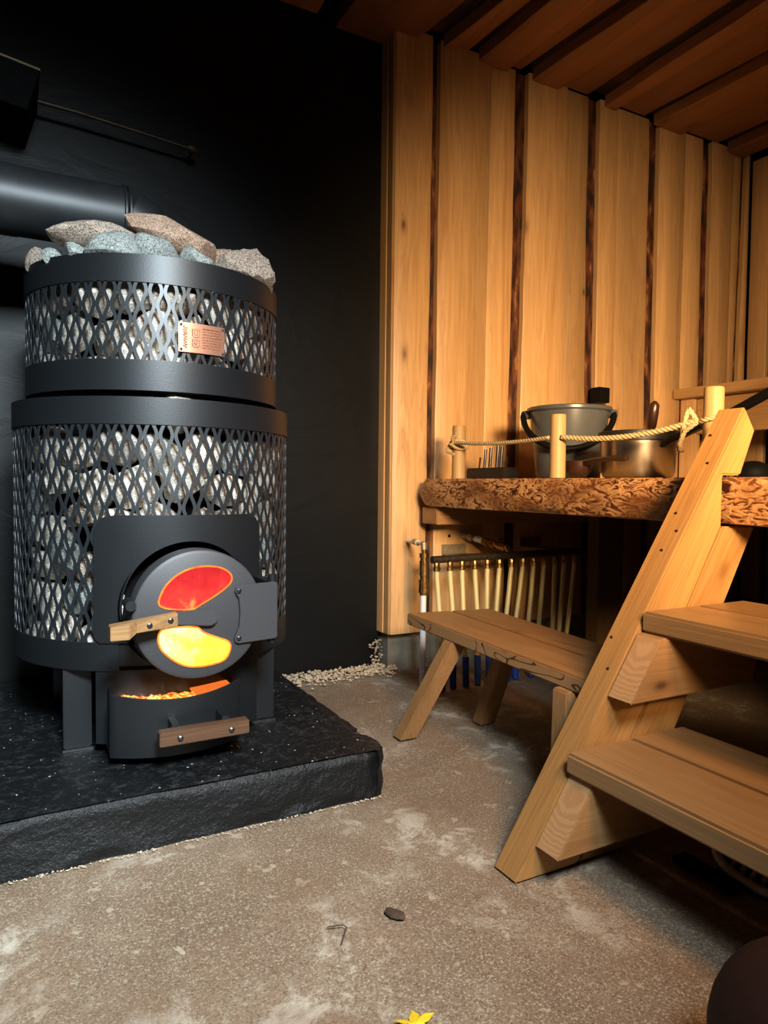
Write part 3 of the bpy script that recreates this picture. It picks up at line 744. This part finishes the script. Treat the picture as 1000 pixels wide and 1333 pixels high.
# fill of the pile, between the top stones
for k in range(7):
    a = R_(-78+k*26); rr = .17 if k % 2 else .24
    stone(base[k], (SC.x+rr*math.sin(a), SC.y-rr*math.cos(a)+.06, 1.366), (.2*k, .1, k), 'granite stone in the bed below the top stones, %s from the left' % ORD[k], 'stones in the bed on top of the stove')
stone(base[3], (SC.x+.005, SC.y-.302, .985), (0, 0, .2), 'pale rounded stone poking up into the slot between the two cages')

# ------------------------------------------------------------------ flue
fl_ = empty('flue_pipe', (.384, 2.146, 1.36), 'black round flue pipe running left from an elbow above the stove stones', 'pipe')
zc, pr = 1.556, .090
MB().tube([(-2.3, 2.146, zc), (.02, 2.146, zc)], pr+.002, 48, cap=False).build('pipe_length', m_pipe, fl_, smooth=40)
MB().tube([(.0, 2.146, zc), (.285, 2.146, zc)], pr, 48, cap=False).build('elbow_collar', m_pipe, fl_, smooth=40)
rg = MB()
for x in (.288, .300):
    rg.tube([(x-.005, 2.146, zc), (x-.0025, 2.146, zc), (x+.0025, 2.146, zc), (x+.005, 2.146, zc)], [pr, pr+.005, pr+.005, pr], 48, cap=False)
rg.build('bead_ring', m_pipe, fl_, smooth=60)
el = MB(); pts = [(.302, 2.146, zc), (.330, 2.146, zc-.012), (.352, 2.146, zc-.045), (.360, 2.146, zc-.10), (.360, 2.146, 1.345)]; el.tube(pts, pr-.002, 48, cap=False).build('elbow', m_pipe, fl_, smooth=25)

# black wall box with rod
bx = empty('black_wall_box', (.03, 2.44, 1.93), 'black box with a pale upper edge at the far left above the flue pipe', 'box')
b1 = MB().hexa([(-.35, 2.38, 1.978), (.050, 2.38, 1.915), (.050, 2.655, 1.915), (-.35, 2.655, 1.978)], [(-.33, 2.38, 2.100), (.086, 2.38, 2.038), (.086, 2.655, 2.038), (-.33, 2.655, 2.100)]).build('box_body', m_dark, bx)
MB().hexa([(-.33, 2.379, 2.101), (.087, 2.379, 2.039), (.087, 2.655, 2.039), (-.33, 2.655, 2.101)], [(-.33, 2.379, 2.107), (.087, 2.379, 2.045), (.087, 2.655, 2.045), (-.33, 2.655, 2.107)]).build('box_lid', m_lightwood, bx)
rd = empty('metal_rod', (.3, 2.55, 1.95), 'thin rusty metal rod with a small knob reaching right from the black box', 'rod')
MB().tube([(.060, 2.56, 2.035), (.20, 2.56, 2.030), (.40, 2.565, 2.016), (.565, 2.57, 2.004)], [.007, .0062, .0058, .0055], 10).build('rod', m_iron, rd, smooth=50)
MB().tube([(.560, 2.57, 2.005), (.575, 2.57, 2.004), (.592, 2.57, 2.001), (.605, 2.57, 1.999)], [.006, .014, .014, .004], 12).build('knob', m_iron, rd, smooth=50)
MB().tube([(.589, 2.58, 2.002), (.589, 2.659, 2.002)], .005, 8).build('wall_pin', m_iron, rd)

# ------------------------------------------------------------------ platform
beam = MB(); n = 70; prof = []
vs = []
def bz(y, k):
    nz = noise.noise(Vector((y*5, k*3.1, 0))); n2 = noise.noise(Vector((y*22, k*5.3, 2)))
    return nz, n2
ring = [(1.522, .8275), (1.512, .818), (1.506, .790), (1.505, .765), (1.507, .735), (1.516, .717), (1.535, .7125), (1.60, .7125), (1.64, .72), (1.64, .8275)]
for i in range(n+1):
    y = 2.500-(2.500-.12)*i/n
    endf = 1-max(0, 1-i/1.6)**2*.35
    for k, (x, z) in enumerate(ring):
        a, b = bz(y, k); cz_ = .77
        dx = (.007*a+.004*b) if 1 <= k <= 5 else 0; dz = (.004*a+.003*b) if 4 <= k <= 7 else 0
        vs.append((x+dx+(.012*(1-endf)*3 if k < 6 else 0), y, cz_+(z-cz_)*endf+dz if k not in (0, 9) or i == 0 else z))
m_ = len(ring); fs = []; mi = []
bm_ = MB()
for i in range(n):
    for k in range(m_):
        k2 = (k+1) % m_; fs.append((i*m_+k, i*m_+k2, (i+1)*m_+k2, (i+1)*m_+k)); mi.append(1 if k >= 5 and k != 9 or k == 9 else 0)
fs += [tuple(range(m_)), tuple(n*m_+k for k in reversed(range(m_)))]; mi += [0, 1]
bm_.add(vs, fs); bm_.m = mi
plat = empty('bench_platform', (1.55, 1.3, .71), 'sauna bench platform with a bark-stripped live-edge front beam', 'bench')
tag(bm_.build('front_beam', [m_liv, m_bench_y], plat, smooth=50), 'reddish live-edge beam carved by beetles')
x = 1.645; k = 0
while x < 3.68:
    wd = (.19, .22, .17, .2)[k % 4]; x1 = min(x+wd, 3.73)
    board((2.548, .15), (x, x), (x1-.005, x1-.005), 0, 0, .828, .790, 500+k, 6).xform(lambda p: (p.x, p.z, p.y)).build('plank', m_bench_y, plat)
    x = x1; k += 1
MB().box((1.53, 2.385, .640), (3.0, 2.50, .7095)).build('ledger', m_cleat, plat, bevel=.003)
MB().box((2.25, 2.20, .001), (2.40, 2.27, .7095)).build('post', m_dwood, plat, bevel=.003)
MB().box((2.50, 1.98, .001), (2.64, 2.06, .7095)).build('post', m_dwood, plat, bevel=.003)
MB().box((1.66, .60, .60), (3.7, .68, .7095)).build('cross_beam', m_dwood, plat)
MB().box((3.60, .60, .001), (3.70, .68, .598)).build('post', m_dwood, plat)
MB().box((1.70, .60, .001), (1.78, .68, .598)).build('post', m_dwood, plat)

# upper bench at the right
ub = empty('upper_bench', (3.25, 1.6, .83), 'upper sauna bench of pale boards along the far right wall', 'bench')
MB().box((3.12, .45, 1.275), (3.40, 2.548, 1.325)).build('bench_board', m_bench_y, ub, bevel=.004)
MB().box((3.405, .45, 1.275), (3.70, 2.548, 1.325)).build('bench_board', m_bench_y, ub, bevel=.004)
MB().box((3.20, .45, 1.088), (3.235, 2.46, 1.270)).build('front_board', m_bench_y, ub, bevel=.003)
MB().box((3.18, 2.465, .829), (3.24, 2.546, 1.273)).build('leg', m_slat_z, ub, bevel=.003)
MB().box((3.18, .50, .829), (3.24, .58, 1.086)).build('leg', m_slat_z, ub, bevel=.003)
rl = empty('black_handrail', (2.4, 1.5, .83), 'black slanting handrail behind the top of the ladder', 'handrail')
MB().tube([(2.4, 1.74, 1.065), (2.4, 1.40, 1.208), (2.4, 1.05, 1.35)], .0185, 16).build('rail', m_blackp, rl, smooth=50)
MB().tube([(2.4, 1.10, .829), (2.4, 1.10, 1.33)], .012, 12).build('rail_post', m_blackp, rl, smooth=50)
MB().tube([(2.4, 1.72, .829), (2.4, 1.72, 1.075)], .012, 12).build('rail_post', m_blackp, rl, smooth=50)
tag(MB().lathe([(0, 0), (.05, 0), (.062, .012), (.064, .035), (.05, .06), (.02, .072), (0, .074)], (2.4, 1.60, .829), 28).build('black_bowl', m_blackp, smooth=50),
    'small black rounded bowl on the platform right of the ladder top', 'bowl')

# ------------------------------------------------------------------ ladder
lad = empty('bench_ladder', (1.1, 1.0, 0), 'orange pine ladder with wide treads leaning on the bench platform', 'ladder')
sl = .683
def stringer(v0, v1, par):
    A = MB().prism([(.883, 0), (1.565, 1.0), (1.607, .943), (1.556, .832), (1.490, .832), (1.490, .711), (1.050, 0.0)], 'y', v0, v1)
    o = A.build('stringer_board', m_string, par, bevel=.004)
    B = MB().prism([(1.054, 0), (1.499, .7085), (1.620, .7085), (1.208, 0)], 'y', v0+.002, v1-.004)
    B.build('stringer_board', m_string, par, bevel=.004)
stringer(1.068, 1.142, lad); stringer(.20, .27, lad)
def tread(zt, zb, us, v0, v1):
    for a, b in us:
        MB().box((a, v0, zb), (b, v1, zt)).build('tread_board', m_step, lad, bevel=.006)
tread(.249, .205, [(1.008, 1.190), (1.194, 1.366)], .272, 1.066)
tread(.527, .481, [(1.222, 1.402), (1.406, 1.575)], .272, 1.066)
def cleat(zt, zb, vf, vb, ue):
    f = lambda z: .883+sl*z
    mb = MB().hexa([(f(zb), vf, zb), (ue-.05, vf, zb), (ue-.05, vb, zb), (f(zb), vb, zb)], [(f(zt), vf, zt), (ue, vf, zt), (ue, vb, zt), (f(zt), vb, zt)])
    mb.m = [0, 0, 0, 0, 0, 1]
    mb.build('tread_support', [m_cleat, m_end], lad, bevel=.003)
cleat(.204, .068, .998, 1.066, 1.36); cleat(.480, .350, .998, 1.066, 1.57)
cleat(.204, .068, .272, .335, 1.36); cleat(.480, .350, .272, .335, 1.57)
for p in [(1.045, .02), (.99, .06)]: pass
# nails on the narrow face
for z, dv in ((.93, .02), (.86, -.01), (.74, .01), (.70, -.015), (.655, 0), (.46, .02), (.40, -.01)):
    u = .883+sl*z; MB().lathe([(0, -.002), (.0035, -.0015), (.004, .001)], (u-.001, 1.105+dv, z), 10, axis='x').build('nail', m_screw, lad)

# ------------------------------------------------------------------ stool
stl = empty('low_bench', (1.35, 1.62, 0), 'low brown plank bench with splayed legs in front of the pipes', 'bench')
zt, zb = .350, .310
P0 = [(1.223, 2.093), (1.388, 2.068), (1.325, 1.177), (1.174, 1.177)]
P1 = [(1.391, 2.067), (1.545, 2.043), (1.462, 1.177), (1.328, 1.177)]
def slabq(P): return MB().hexa([(a, b, zb) for a, b in P], [(a, b, zt) for a, b in P])
def m_figure():
    m, t, b = nt('figured_bench_edge'); v, raw, rnd = coords(t, 0, (1, .22, 1))
    n = noise_t(t, v, 16, 2, .4, .8); mu = N(t, 'ShaderNodeMath', operation='MULTIPLY', n1=60.0); si = N(t, 'ShaderNodeMath', operation='SINE')
    t.links.new(n, mu.inputs[0]); t.links.new(mu.outputs[0], si.inputs[0])
    r = ramp(t, si.outputs[0], [(.82, (.40, .225, .10)), (.93, (.10, .035, .012))])
    t.links.new(r.outputs[0], b.inputs['Base Color']); b.inputs['Roughness'].default_value = .42; return m
m_fig = m_figure()
q = slabq(P0); q.m = [0, 0, 0, 0, 0, 1]; q.build('seat_board', [m_stool, m_fig], stl, bevel=.004)
slabq(P1).build('seat_board', m_stool, stl, bevel=.004)
def sleg(top_, foot, w=.031, d=.026):
    tx, ty = top_; fx, fy = foot
    return MB().hexa([(fx-w, fy-d, .001), (fx+w, fy-d, .001), (fx+w, fy+d, .001), (fx-w, fy+d, .001)], [(tx-w, ty-d, .311), (tx+w, ty-d, .311), (tx+w, ty+d, .311), (tx-w, ty+d, .311)]).build('leg', m_leg, stl, bevel=.004)
sleg((1.232, 1.80), (1.090, 1.872)); sleg((1.420, 1.76), (1.398, 1.872))
sleg((1.190, 1.25), (1.150, 1.215)); sleg((1.40, 1.25), (1.47, 1.21))

# ------------------------------------------------------------------ pipework
man = empty('pipe_manifold', (1.8, 2.3, 0), 'dark water manifold bar with a row of cream hoses under the bench platform', 'pipes')
MB().tube([(1.455, 2.3, .507), (1.60, 2.3, .509), (1.65, 2.3, .510), (2.24, 2.3, .514), (2.5, 2.3, .516)], .0150, 14).build('manifold_bar', m_iron, man, smooth=50)
HO = [(1.478, 0.48, 1.479, 0.311), (1.541, 0.477, 1.542, 0.31), (1.6, 0.478, 1.594, 0.306), (1.663, 0.475, 1.662, 0.303), (1.726, 0.477, 1.711, 0.293), (1.788, 0.477, 1.759, 0.278), (1.851, 0.478, 1.812, 0.258), (1.912, 0.483, 1.863, 0.242), (1.971, 0.484, 1.931, 0.221), (2.03, 0.482, 1.988, 0.2), (2.092, 0.483, 2.066, 0.177), (2.145, 0.481, 2.103, 0.165), (2.206, 0.483, 2.147, 0.149)]
for k, (a, za, b, zb_) in enumerate(HO):
    MB().tube([(a, 2.3, .497), (a, 2.3, .492), (a, 2.3, .478), (a, 2.3, .476), (a, 2.3, .462)], [.010, .0125, .0125, .0145, .0145], 10).build('hose_fitting', m_brass, man, smooth=30)
    sl_ = (b-a)/(za-zb_); zf = .11
    e = b+sl_*.35*(zb_-zf)
    xe = e-.012*(k % 2)
    MB().tube([(a, 2.3, .464), ((a*3+b)/4-(b-a)*.06, 2.298, za-(za-zb_)*.27), ((a+b)/2-(b-a)*.08, 2.292, (za+zb_)/2), (b, 2.28, zb_), (xe, 2.255, .10)], .0098, 10).build('hose', m_cream, man, smooth=50)
    MB().tube([(xe, 2.255, .118), (xe-.004, 2.245, .001)], .0135, 12).build('blue_sleeve', m_blue, man, smooth=50)
vl = empty('inlet_valve', (1.45, 2.35, .2), 'brass inlet valve on a white pipe left of the cream hoses', 'valve')
MB().tube([(1.49, 2.554, .563), (1.47, 2.45, .566), (1.450, 2.36, .566)], .0085, 12).build('nipple', m_white, vl, smooth=50)
MB().tube([(1.475, 2.47, .566), (1.462, 2.42, .566)], .0135, 8).build('nut', m_zinc, vl, smooth=20)
MB().tube([(1.452, 2.365, .566), (1.448, 2.35, .566), (1.448, 2.35, .545)], [.011, .013, .012], 12).build('valve_elbow', m_zinc, vl, smooth=50)
MB().tube([(1.448, 2.35, z) for z in (.548, .530, .529, .512, .511, .500, .499, .440, .439, .425, .424, .395, .394, .372, .371, .362)],
          [.010, .010, .018, .018, .014, .014, .0175, .0175, .015, .015, .020, .020, .021, .021, .016, .016], 12).build('valve_body', m_brass, vl, smooth=20)
MB().tube([(1.448, 2.35, .365), (1.448, 2.35, .001)], .0125, 14).build('white_pipe', m_white, vl, smooth=50)
f2 = empty('side_valve', (1.82, 2.45, .5), 'chrome and brass pipe fitting running from the planks to the manifold', 'valve')
def stepped(P, Q, st, seg=10):
    P, Q = Vector(P), Vector(Q); pts = []; rr = []
    for (a, b, r) in st: pts += [P.lerp(Q, a+.001), P.lerp(Q, b-.001)]; rr += [r, r]
    return MB().tube(pts, rr, seg)
stepped((1.772, 2.554, .582), (1.850, 2.34, .540), [(0, .10, .016), (.10, .16, .011), (.16, .26, .0175), (.26, .32, .011)], 8).build('nut', m_zinc, f2, smooth=20)
stepped((1.772, 2.554, .582), (1.850, 2.34, .540), [(.32, .48, .0135), (.48, .50, .010)], 12).build('fitting_sleeve', m_white, f2, smooth=20)
stepped((1.772, 2.554, .582), (1.850, 2.34, .540), [(.50, .60, .017), (.60, .66, .012), (.66, .76, .018), (.76, .84, .013), (.84, 1.0, .018)], 8).build('fitting_body', m_brass, f2, smooth=20)
MB().tube([(1.850, 2.335, .545), (1.852, 2.31, .520)], .014, 10).build('elbow', m_brass, f2, smooth=50)
MB().tube([(1.842, 2.37, .548), (1.842, 2.37, .570)], .006, 8).build('valve_stem', m_brass, f2)
MB().box((1.825, 2.362, .570), (1.862, 2.378, .576)).build('valve_lever', m_iron, f2)
for k, (a, b, z0, z1) in enumerate([(1.665, 1.79, .497, .541), (2.10, 2.225, .517, .560)]):
    bk = MB().box((a, 2.548, z0), (b, 2.5535, z1)).box((a, 2.42, z0), (b, 2.549, z0+.004)).build('wall_bracket', m_zinc)
    tag(bk, ('zinc angle bracket on the planks right of the brass valve', 'zinc angle bracket on the planks in the shade further right')[k], 'bracket')
    bk.parent = None
    c_ = MB().tube([(a+.05, 2.44, z0+.008), (a+.03, 2.32, .516)], .004, 8).build('bracket_rod', m_screw, bk, smooth=50)
    c_ = MB().tube([(a+.10, 2.44, z0+.008), (a+.08, 2.32, .516)], .004, 8).build('bracket_rod', m_screw, bk, smooth=50)
MB().lathe([(0, -.002), (.006, -.002), (.007, 0)], (1.705, 2.5545, .578), 14, axis='y').build('knot_hole', m_dark, wall)

# ------------------------------------------------------------------ rope rail posts and rope
def rpost(x, y, h, r, lab):
    o = MB().lathe([(0, 0), (r, 0), (r*.99, h*.5), (r*.97, h-.004), (r*.9, h), (0, h)], (x, y, .829), 20).build('rope_post', m_post, smooth=40)
    return tag(o, lab, 'post', None)
rpost(1.548, 2.26, .207, .0265, 'pale round post at the far left end of the live-edge beam')
rpost(1.548, 1.70, .203, .0255, 'pale round post on the beam in front of the grey bucket')
rpost(1.68, 1.238, .245, .0265, 'pale round post on the platform behind the ladder top')
def rope_mb(path, r=.0055, pitch=.040, seg=6):
    P = [Vector(p) for p in path]; L = [0]
    for a, b in zip(P, P[1:]): L.append(L[-1]+(b-a).length)
    tot = L[-1]; nn = max(8, int(tot/.0045)); pts = []
    j = 0
    for i in range(nn+1):
        s = tot*i/nn
        while j < len(L)-2 and L[j+1] < s: j += 1
        t = (s-L[j])/(L[j+1]-L[j]); pts.append(P[j].lerp(P[j+1], t))
    mb = MB()
    for k in range(3):
        q = []
        for i, p in enumerate(pts):
            d = (pts[min(i+1, nn)]-pts[max(0, i-1)]).normalized(); a = (Vector((0, 0, 1))-d*d.z).normalized() if abs(d.z) < .95 else Vector((1, 0, 0)); b = d.cross(a)
            ph = 2*PI*(tot*i/nn/pitch+k/3); q.append(p+(a*math.cos(ph)+b*math.sin(ph))*r*.55)
        mb.tube(q, r*.62, seg)
    return mb
def sag(a, b, s, n=24):
    a, b = Vector(a), Vector(b); return [a.lerp(b, i/n)+Vector((0, 0, -4*s*(i/n)*(1-i/n))) for i in range(n+1)]
rope = empty('hemp_rope', (1.55, 1.8, .95), 'twisted hemp rope strung between three round posts', 'rope')
rope_mb(sag((1.515, 2.24, .968), (1.524, 1.715, .958), .010), .0066).build('rope_length', m_rop, rope, smooth=60)
rope_mb(sag((1.535, 1.668, .958), (1.645, 1.262, .985), .022), .0078).build('rope_length', m_rop, rope, smooth=60)
kn = MB()
for r_ in range(3):
    kn.v += []
    lp = [(1.548+.034*math.cos(t), 2.26+.034*math.sin(t), .972-.012*r_+.006*math.sin(t*2+r_)) for t in [2*PI*i/24 for i in range(25)]]
    kk = rope_mb(lp, .0052); n0 = len(kn.v); kn.v += kk.v; kn.f += [tuple(i+n0 for i in f) for f in kk.f]; kn.m += kk.m
for (p, q, r2) in [((1.512, 2.255, .975), (1.500, 2.275, .935), (1.508, 2.235, .922)), ((1.512, 2.25, .96), (1.492, 2.225, .985), (1.498, 2.205, 1.0)), ((1.512, 2.27, .95), (1.495, 2.24, .962), (1.505, 2.215, .945))]:
    kk = rope_mb([p, q, r2], .0055); n0 = len(kn.v); kn.v += kk.v; kn.f += [tuple(i+n0 for i in f) for f in kk.f]; kn.m += kk.m
kn.build('knot', m_rop, rope, smooth=60)
kn = MB()
for lp in ([(1.68+.034*math.cos(t), 1.238+.034*math.sin(t), .985+.004*math.sin(t*2)) for t in [2*PI*i/24 for i in range(25)]],
           [(1.650, 1.268, .985), (1.640, 1.285, 1.018), (1.635, 1.292, .99), (1.634, 1.300, .935), (1.634, 1.312, .905)],
           [(1.645, 1.262, .98), (1.630, 1.290, .955), (1.626, 1.300, .92), (1.630, 1.298, .90)]):
    kk = rope_mb(lp, .0065); n0 = len(kn.v); kn.v += kk.v; kn.f += [tuple(i+n0 for i in f) for f in kk.f]; kn.m += kk.m
kn.build('knot', m_rop, rope, smooth=60)

# ------------------------------------------------------------------ things on the platform
BX, BY, BZ = 1.93, 2.06, .829
bk = empty('plastic_bucket', (BX, BY, BZ), 'grey plastic bucket with a black handle hanging down in front', 'bucket')
MB().lathe([(0, .004), (.118, 0), (.122, .006), (.152, .262), (.158, .262), (.163, .267), (.163, .276), (.158, .280), (.151, .278), (.118, .010), (0, .010)], (BX, BY, BZ), 56).build('bucket_body', m_bucket, bk, smooth=35)
d_ = Vector((-BY, BX, 0)).normalized(); nrm = Vector((-BX, -BY, 0)).normalized()
hp = []
for i in range(33):
    t = PI*i/32; x = math.cos(t); s_ = math.sin(t)
    p = Vector((BX, BY, BZ+.262))-d_*(.172*x-.004)+nrm*(.175*s_)+Vector((0, 0, -.150*s_)); hp.append(p)
MB().tube(hp, [.009]+[.012]*31+[.009], 8).build('bucket_handle', m_blackp, bk, smooth=60)
for s_ in (-1, 1):
    c = Vector((BX, BY, BZ+.255))+d_*.163*s_; MB().box(c-Vector((.016, .016, .016)), c+Vector((.016, .016, .016))).build('handle_lug', m_bucket, bk, bevel=.004)
PX, PY = 1.80, 1.60
pn = empty('steel_saucepan', (PX, PY, .829), 'steel saucepan with a dark rim standing right of the bucket', 'saucepan')
MB().lathe([(0, 0), (.095, 0), (.108, .006), (.114, .022), (.118, .118), (.121, .120), (.118, .122), (.114, .118), (.110, .024), (0, .010)], (PX, PY, .829), 48).build('pan_body', m_pan, pn, smooth=35)
MB().lathe([(.113, .118), (.1245, .121), (.124, .150), (.121, .152), (.118, .150), (.110, .119), (0, .112)], (PX, PY, .829), 48).build('dark_inset_bowl', m_pand, pn, smooth=35)
hx = [Vector((PX-.02, PY-.115, .829+.105)), Vector((PX-.035, PY-.20, .829+.135)), Vector((PX-.045, PY-.27, .829+.155))]
MB().hexa([hx[0]+Vector((-.01, 0, -.010)), hx[0]+Vector((.01, 0, -.010)), hx[2]+Vector((.012, 0, -.012)), hx[2]+Vector((-.012, 0, -.012))], [hx[0]+Vector((-.010, 0, .008)), hx[0]+Vector((.010, 0, .008)), hx[2]+Vector((.012, 0, .010)), hx[2]+Vector((-.012, 0, .010))]).build('pan_handle', m_pand, pn, bevel=.003)
br = MB().tube([(PX+.03, PY-.02, .95), (PX+.03, PY-.026, .985), (PX+.028, PY-.03, 1.00), (PX+.026, PY-.036, 1.04), (PX+.024, PY-.042, 1.068), (PX+.022, PY-.046, 1.078)], [.013, .010, .014, .0165, .015, .005], 14).build('wooden_brush_handle', m_spoon, smooth=50)
tag(br, 'reddish brown wooden handle sticking up out of the saucepan', 'brush')
ld = empty('wooden_ladle', (1.66, 1.73, .829), 'dark brown wooden ladle lying between the pale post and saucepan', 'ladle')
MB().lathe([(0, .002), (.025, .004), (.042, .022), (.047, .046), (.050, .058), (.045, .058), (.038, .026), (0, .010)], (1.68, 1.745, .829), 28).build('ladle_bowl', m_spoon, ld, smooth=50)
MB().tube([(1.67, 1.705, .880), (1.655, 1.64, .888), (1.645, 1.56, .890), (1.64, 1.50, .889)], [.011, .008, .008, .010], 12).build('ladle_handle', m_spoon, ld, smooth=50)
bb = empty('rod_block', (1.67, 2.2, .829), 'dark block with thin metal rods standing in it behind the rope', 'rack')
MB().box((1.63, 2.085, .829), (1.70, 2.325, .872)).build('block', m_pand, bb, bevel=.004)
for k, (y, h, r_) in enumerate([(2.285, .083, .0035), (2.25, .115, .006), (2.215, .12, .0065), (2.17, .125, .0065), (2.145, .12, .006), (2.115, .08, .0035)]):
    MB().tube([(1.665, y, .868), (1.665, y-.008, .829+h), (1.665, y-.008, .829+h+.003)], [r_, r_, r_*1.6 if h < .1 else r_], 8).build('rod', m_screw if h > .1 else m_iron, bb, smooth=50)
tag(MB().box((2.525, 2.49, 1.215), (2.60, 2.554, 1.290)).build('black_wall_block', m_blackp, bevel=.004), 'small black square block fixed to the planks above the bucket', 'block')

# ------------------------------------------------------------------ floor things
gr = empty('drain_grate', (1.42, .80, .0), 'round metal drain grate on the floor under the lowest tread', 'drain')
gc = (1.445, .835)
MB().lathe([(.150, 0), (.162, 0), (.165, .006), (.160, .014), (.150, .014), (.150, 0)], (gc[0], gc[1], .004), 56).build('rim', m_grate, gr, smooth=40)
MB().lathe([(0, .0), (.151, .0), (.151, .003), (0, .003)], (gc[0], gc[1], .003), 48).build('pan', m_dark, gr)
k = 0
for s_ in range(4):
    for j in range(5):
        off = .022+.021*j; ang = s_*PI/2+.4
        L_ = .135*math.sqrt(max(0, 1-(off/.150)**2)); a = Vector((math.cos(ang), math.sin(ang), 0)); b = Vector((-a.y, a.x, 0))
        p = Vector((gc[0], gc[1], .0135))+a*off; q = p+b*L_*.97; p = p+b*.012
        mb = MB(); w_ = a*.0045; h_ = Vector((0, 0, .004))
        mb.hexa([p-w_-h_, p+w_-h_, q+w_-h_, q-w_-h_], [p-w_+h_, p+w_+h_, q+w_+h_, q-w_+h_]); mb.build('bar', m_grate, gr)
tag(MB().box((1.235, .84, .001), (1.275, .98, .016)).build('black_bracket', m_blackp, bevel=.002), 'short black strip on the floor beside the drain grate', 'strip')
lf = MB(); cx, cy = .520, .862
lp = []
for i in range(40):
    t = 2*PI*i/40; r = .022*(1+.35*math.cos(5*t)+.12*math.cos(15*t)); lp.append((cx+r*math.cos(t), cy+r*math.sin(t)*.9-.012, .003+.004*math.cos(2*t)))
lf.add(lp+[(p[0], p[1], p[2]+.0006) for p in lp]+[(cx, cy-.012, .004), (cx, cy-.012, .0046)], [(i, (i+1) % 40, 80) for i in range(40)]+[(40+i, 81, 40+(i+1) % 40) for i in range(40)]+[(i, i+40, (i+1) % 40+40, (i+1) % 40) for i in range(40)])
tag(lf.build('fallen_leaf', m_yel), 'small yellow leaf on the concrete at the bottom edge', 'leaf')
tg = MB().tube([(.492, 1.115, .004), (.520, 1.105, .005), (.523, 1.098, .004), (.497, 1.062, .004)], .0012, 6).build('twig', m_twig); tag(tg, 'thin bent twig on the concrete floor', 'twig')
db = stone_mesh('debris', 91, (.024, .050, .009), m_twig, 12, .2, 2)
o = bpy.data.objects.new('debris', db); C.objects.link(o); o.location = (.618, 1.094, .004); o.rotation_euler = (0, 0, .5); tag(o, 'dark brown scrap lying in the middle of the floor', 'debris')
# mortar crumbs along the wall foot
mc = MB(); rng = random.Random(8)
def crumb(x, y, z, r):
    n0 = len(mc.v); t = rng.random()*6
    for (a, b, c) in ((1, 0, 0), (-.5, .8, 0), (-.6, -.7, .1), (0, .1, 1), (.1, 0, -.6)):
        mc.v.append(Vector((x+r*(a*math.cos(t)-b*math.sin(t))*rng.uniform(.7, 1.3), y+r*(a*math.sin(t)+b*math.cos(t)), z+r*c*rng.uniform(.4, .9))))
    mc.f += [tuple(i+n0 for i in f) for f in ((0, 1, 3), (1, 2, 3), (2, 0, 3), (1, 0, 4), (2, 1, 4), (0, 2, 4))]; mc.m += [0]*6
for k in range(900):
    x = rng.uniform(.93, 1.46); d = abs(rng.gauss(0, 1)); y = 2.652-.055*d
    if x > 1.42: y = min(y, 2.59)
    crumb(x, y, .003+max(0, .022-.012*d)*rng.random(), rng.uniform(.003, .011))
for k in range(60): crumb(rng.uniform(1.36, 1.405), rng.uniform(2.60, 2.655), rng.uniform(.0, .13), rng.uniform(.004, .010))
mo = mc.build('mortar_crumbs', m_mortar); tag(mo, 'crumbled mortar along the foot of the black wall beside the slab', 'rubble', kind='stuff')
mc = MB()
for k in range(420):
    x = rng.uniform(-.6, .84); crumb(x, 1.540-abs(rng.gauss(0, .006)), .001, rng.uniform(.0012, .0045))
mo = mc.build('mortar_crumbs', m_mortar); tag(mo, 'pale plaster crumbs along the front foot of the black slab', 'rubble', kind='stuff')
# made-up rounded stand-in for an unidentified dark shape in the corner
tag(MB().lathe([(0, 0), (.07, 0)]+[(.125*math.cos(R_(a)), .125+.125*math.sin(R_(a))) for a in range(-55, 90, 12)]+[(0, .25)], (.84, .45, .004), 40).build('unidentified_lump', m_lump, smooth=60),
    'unidentified dark brown rounded pouf cut off at the bottom right corner', 'lump')
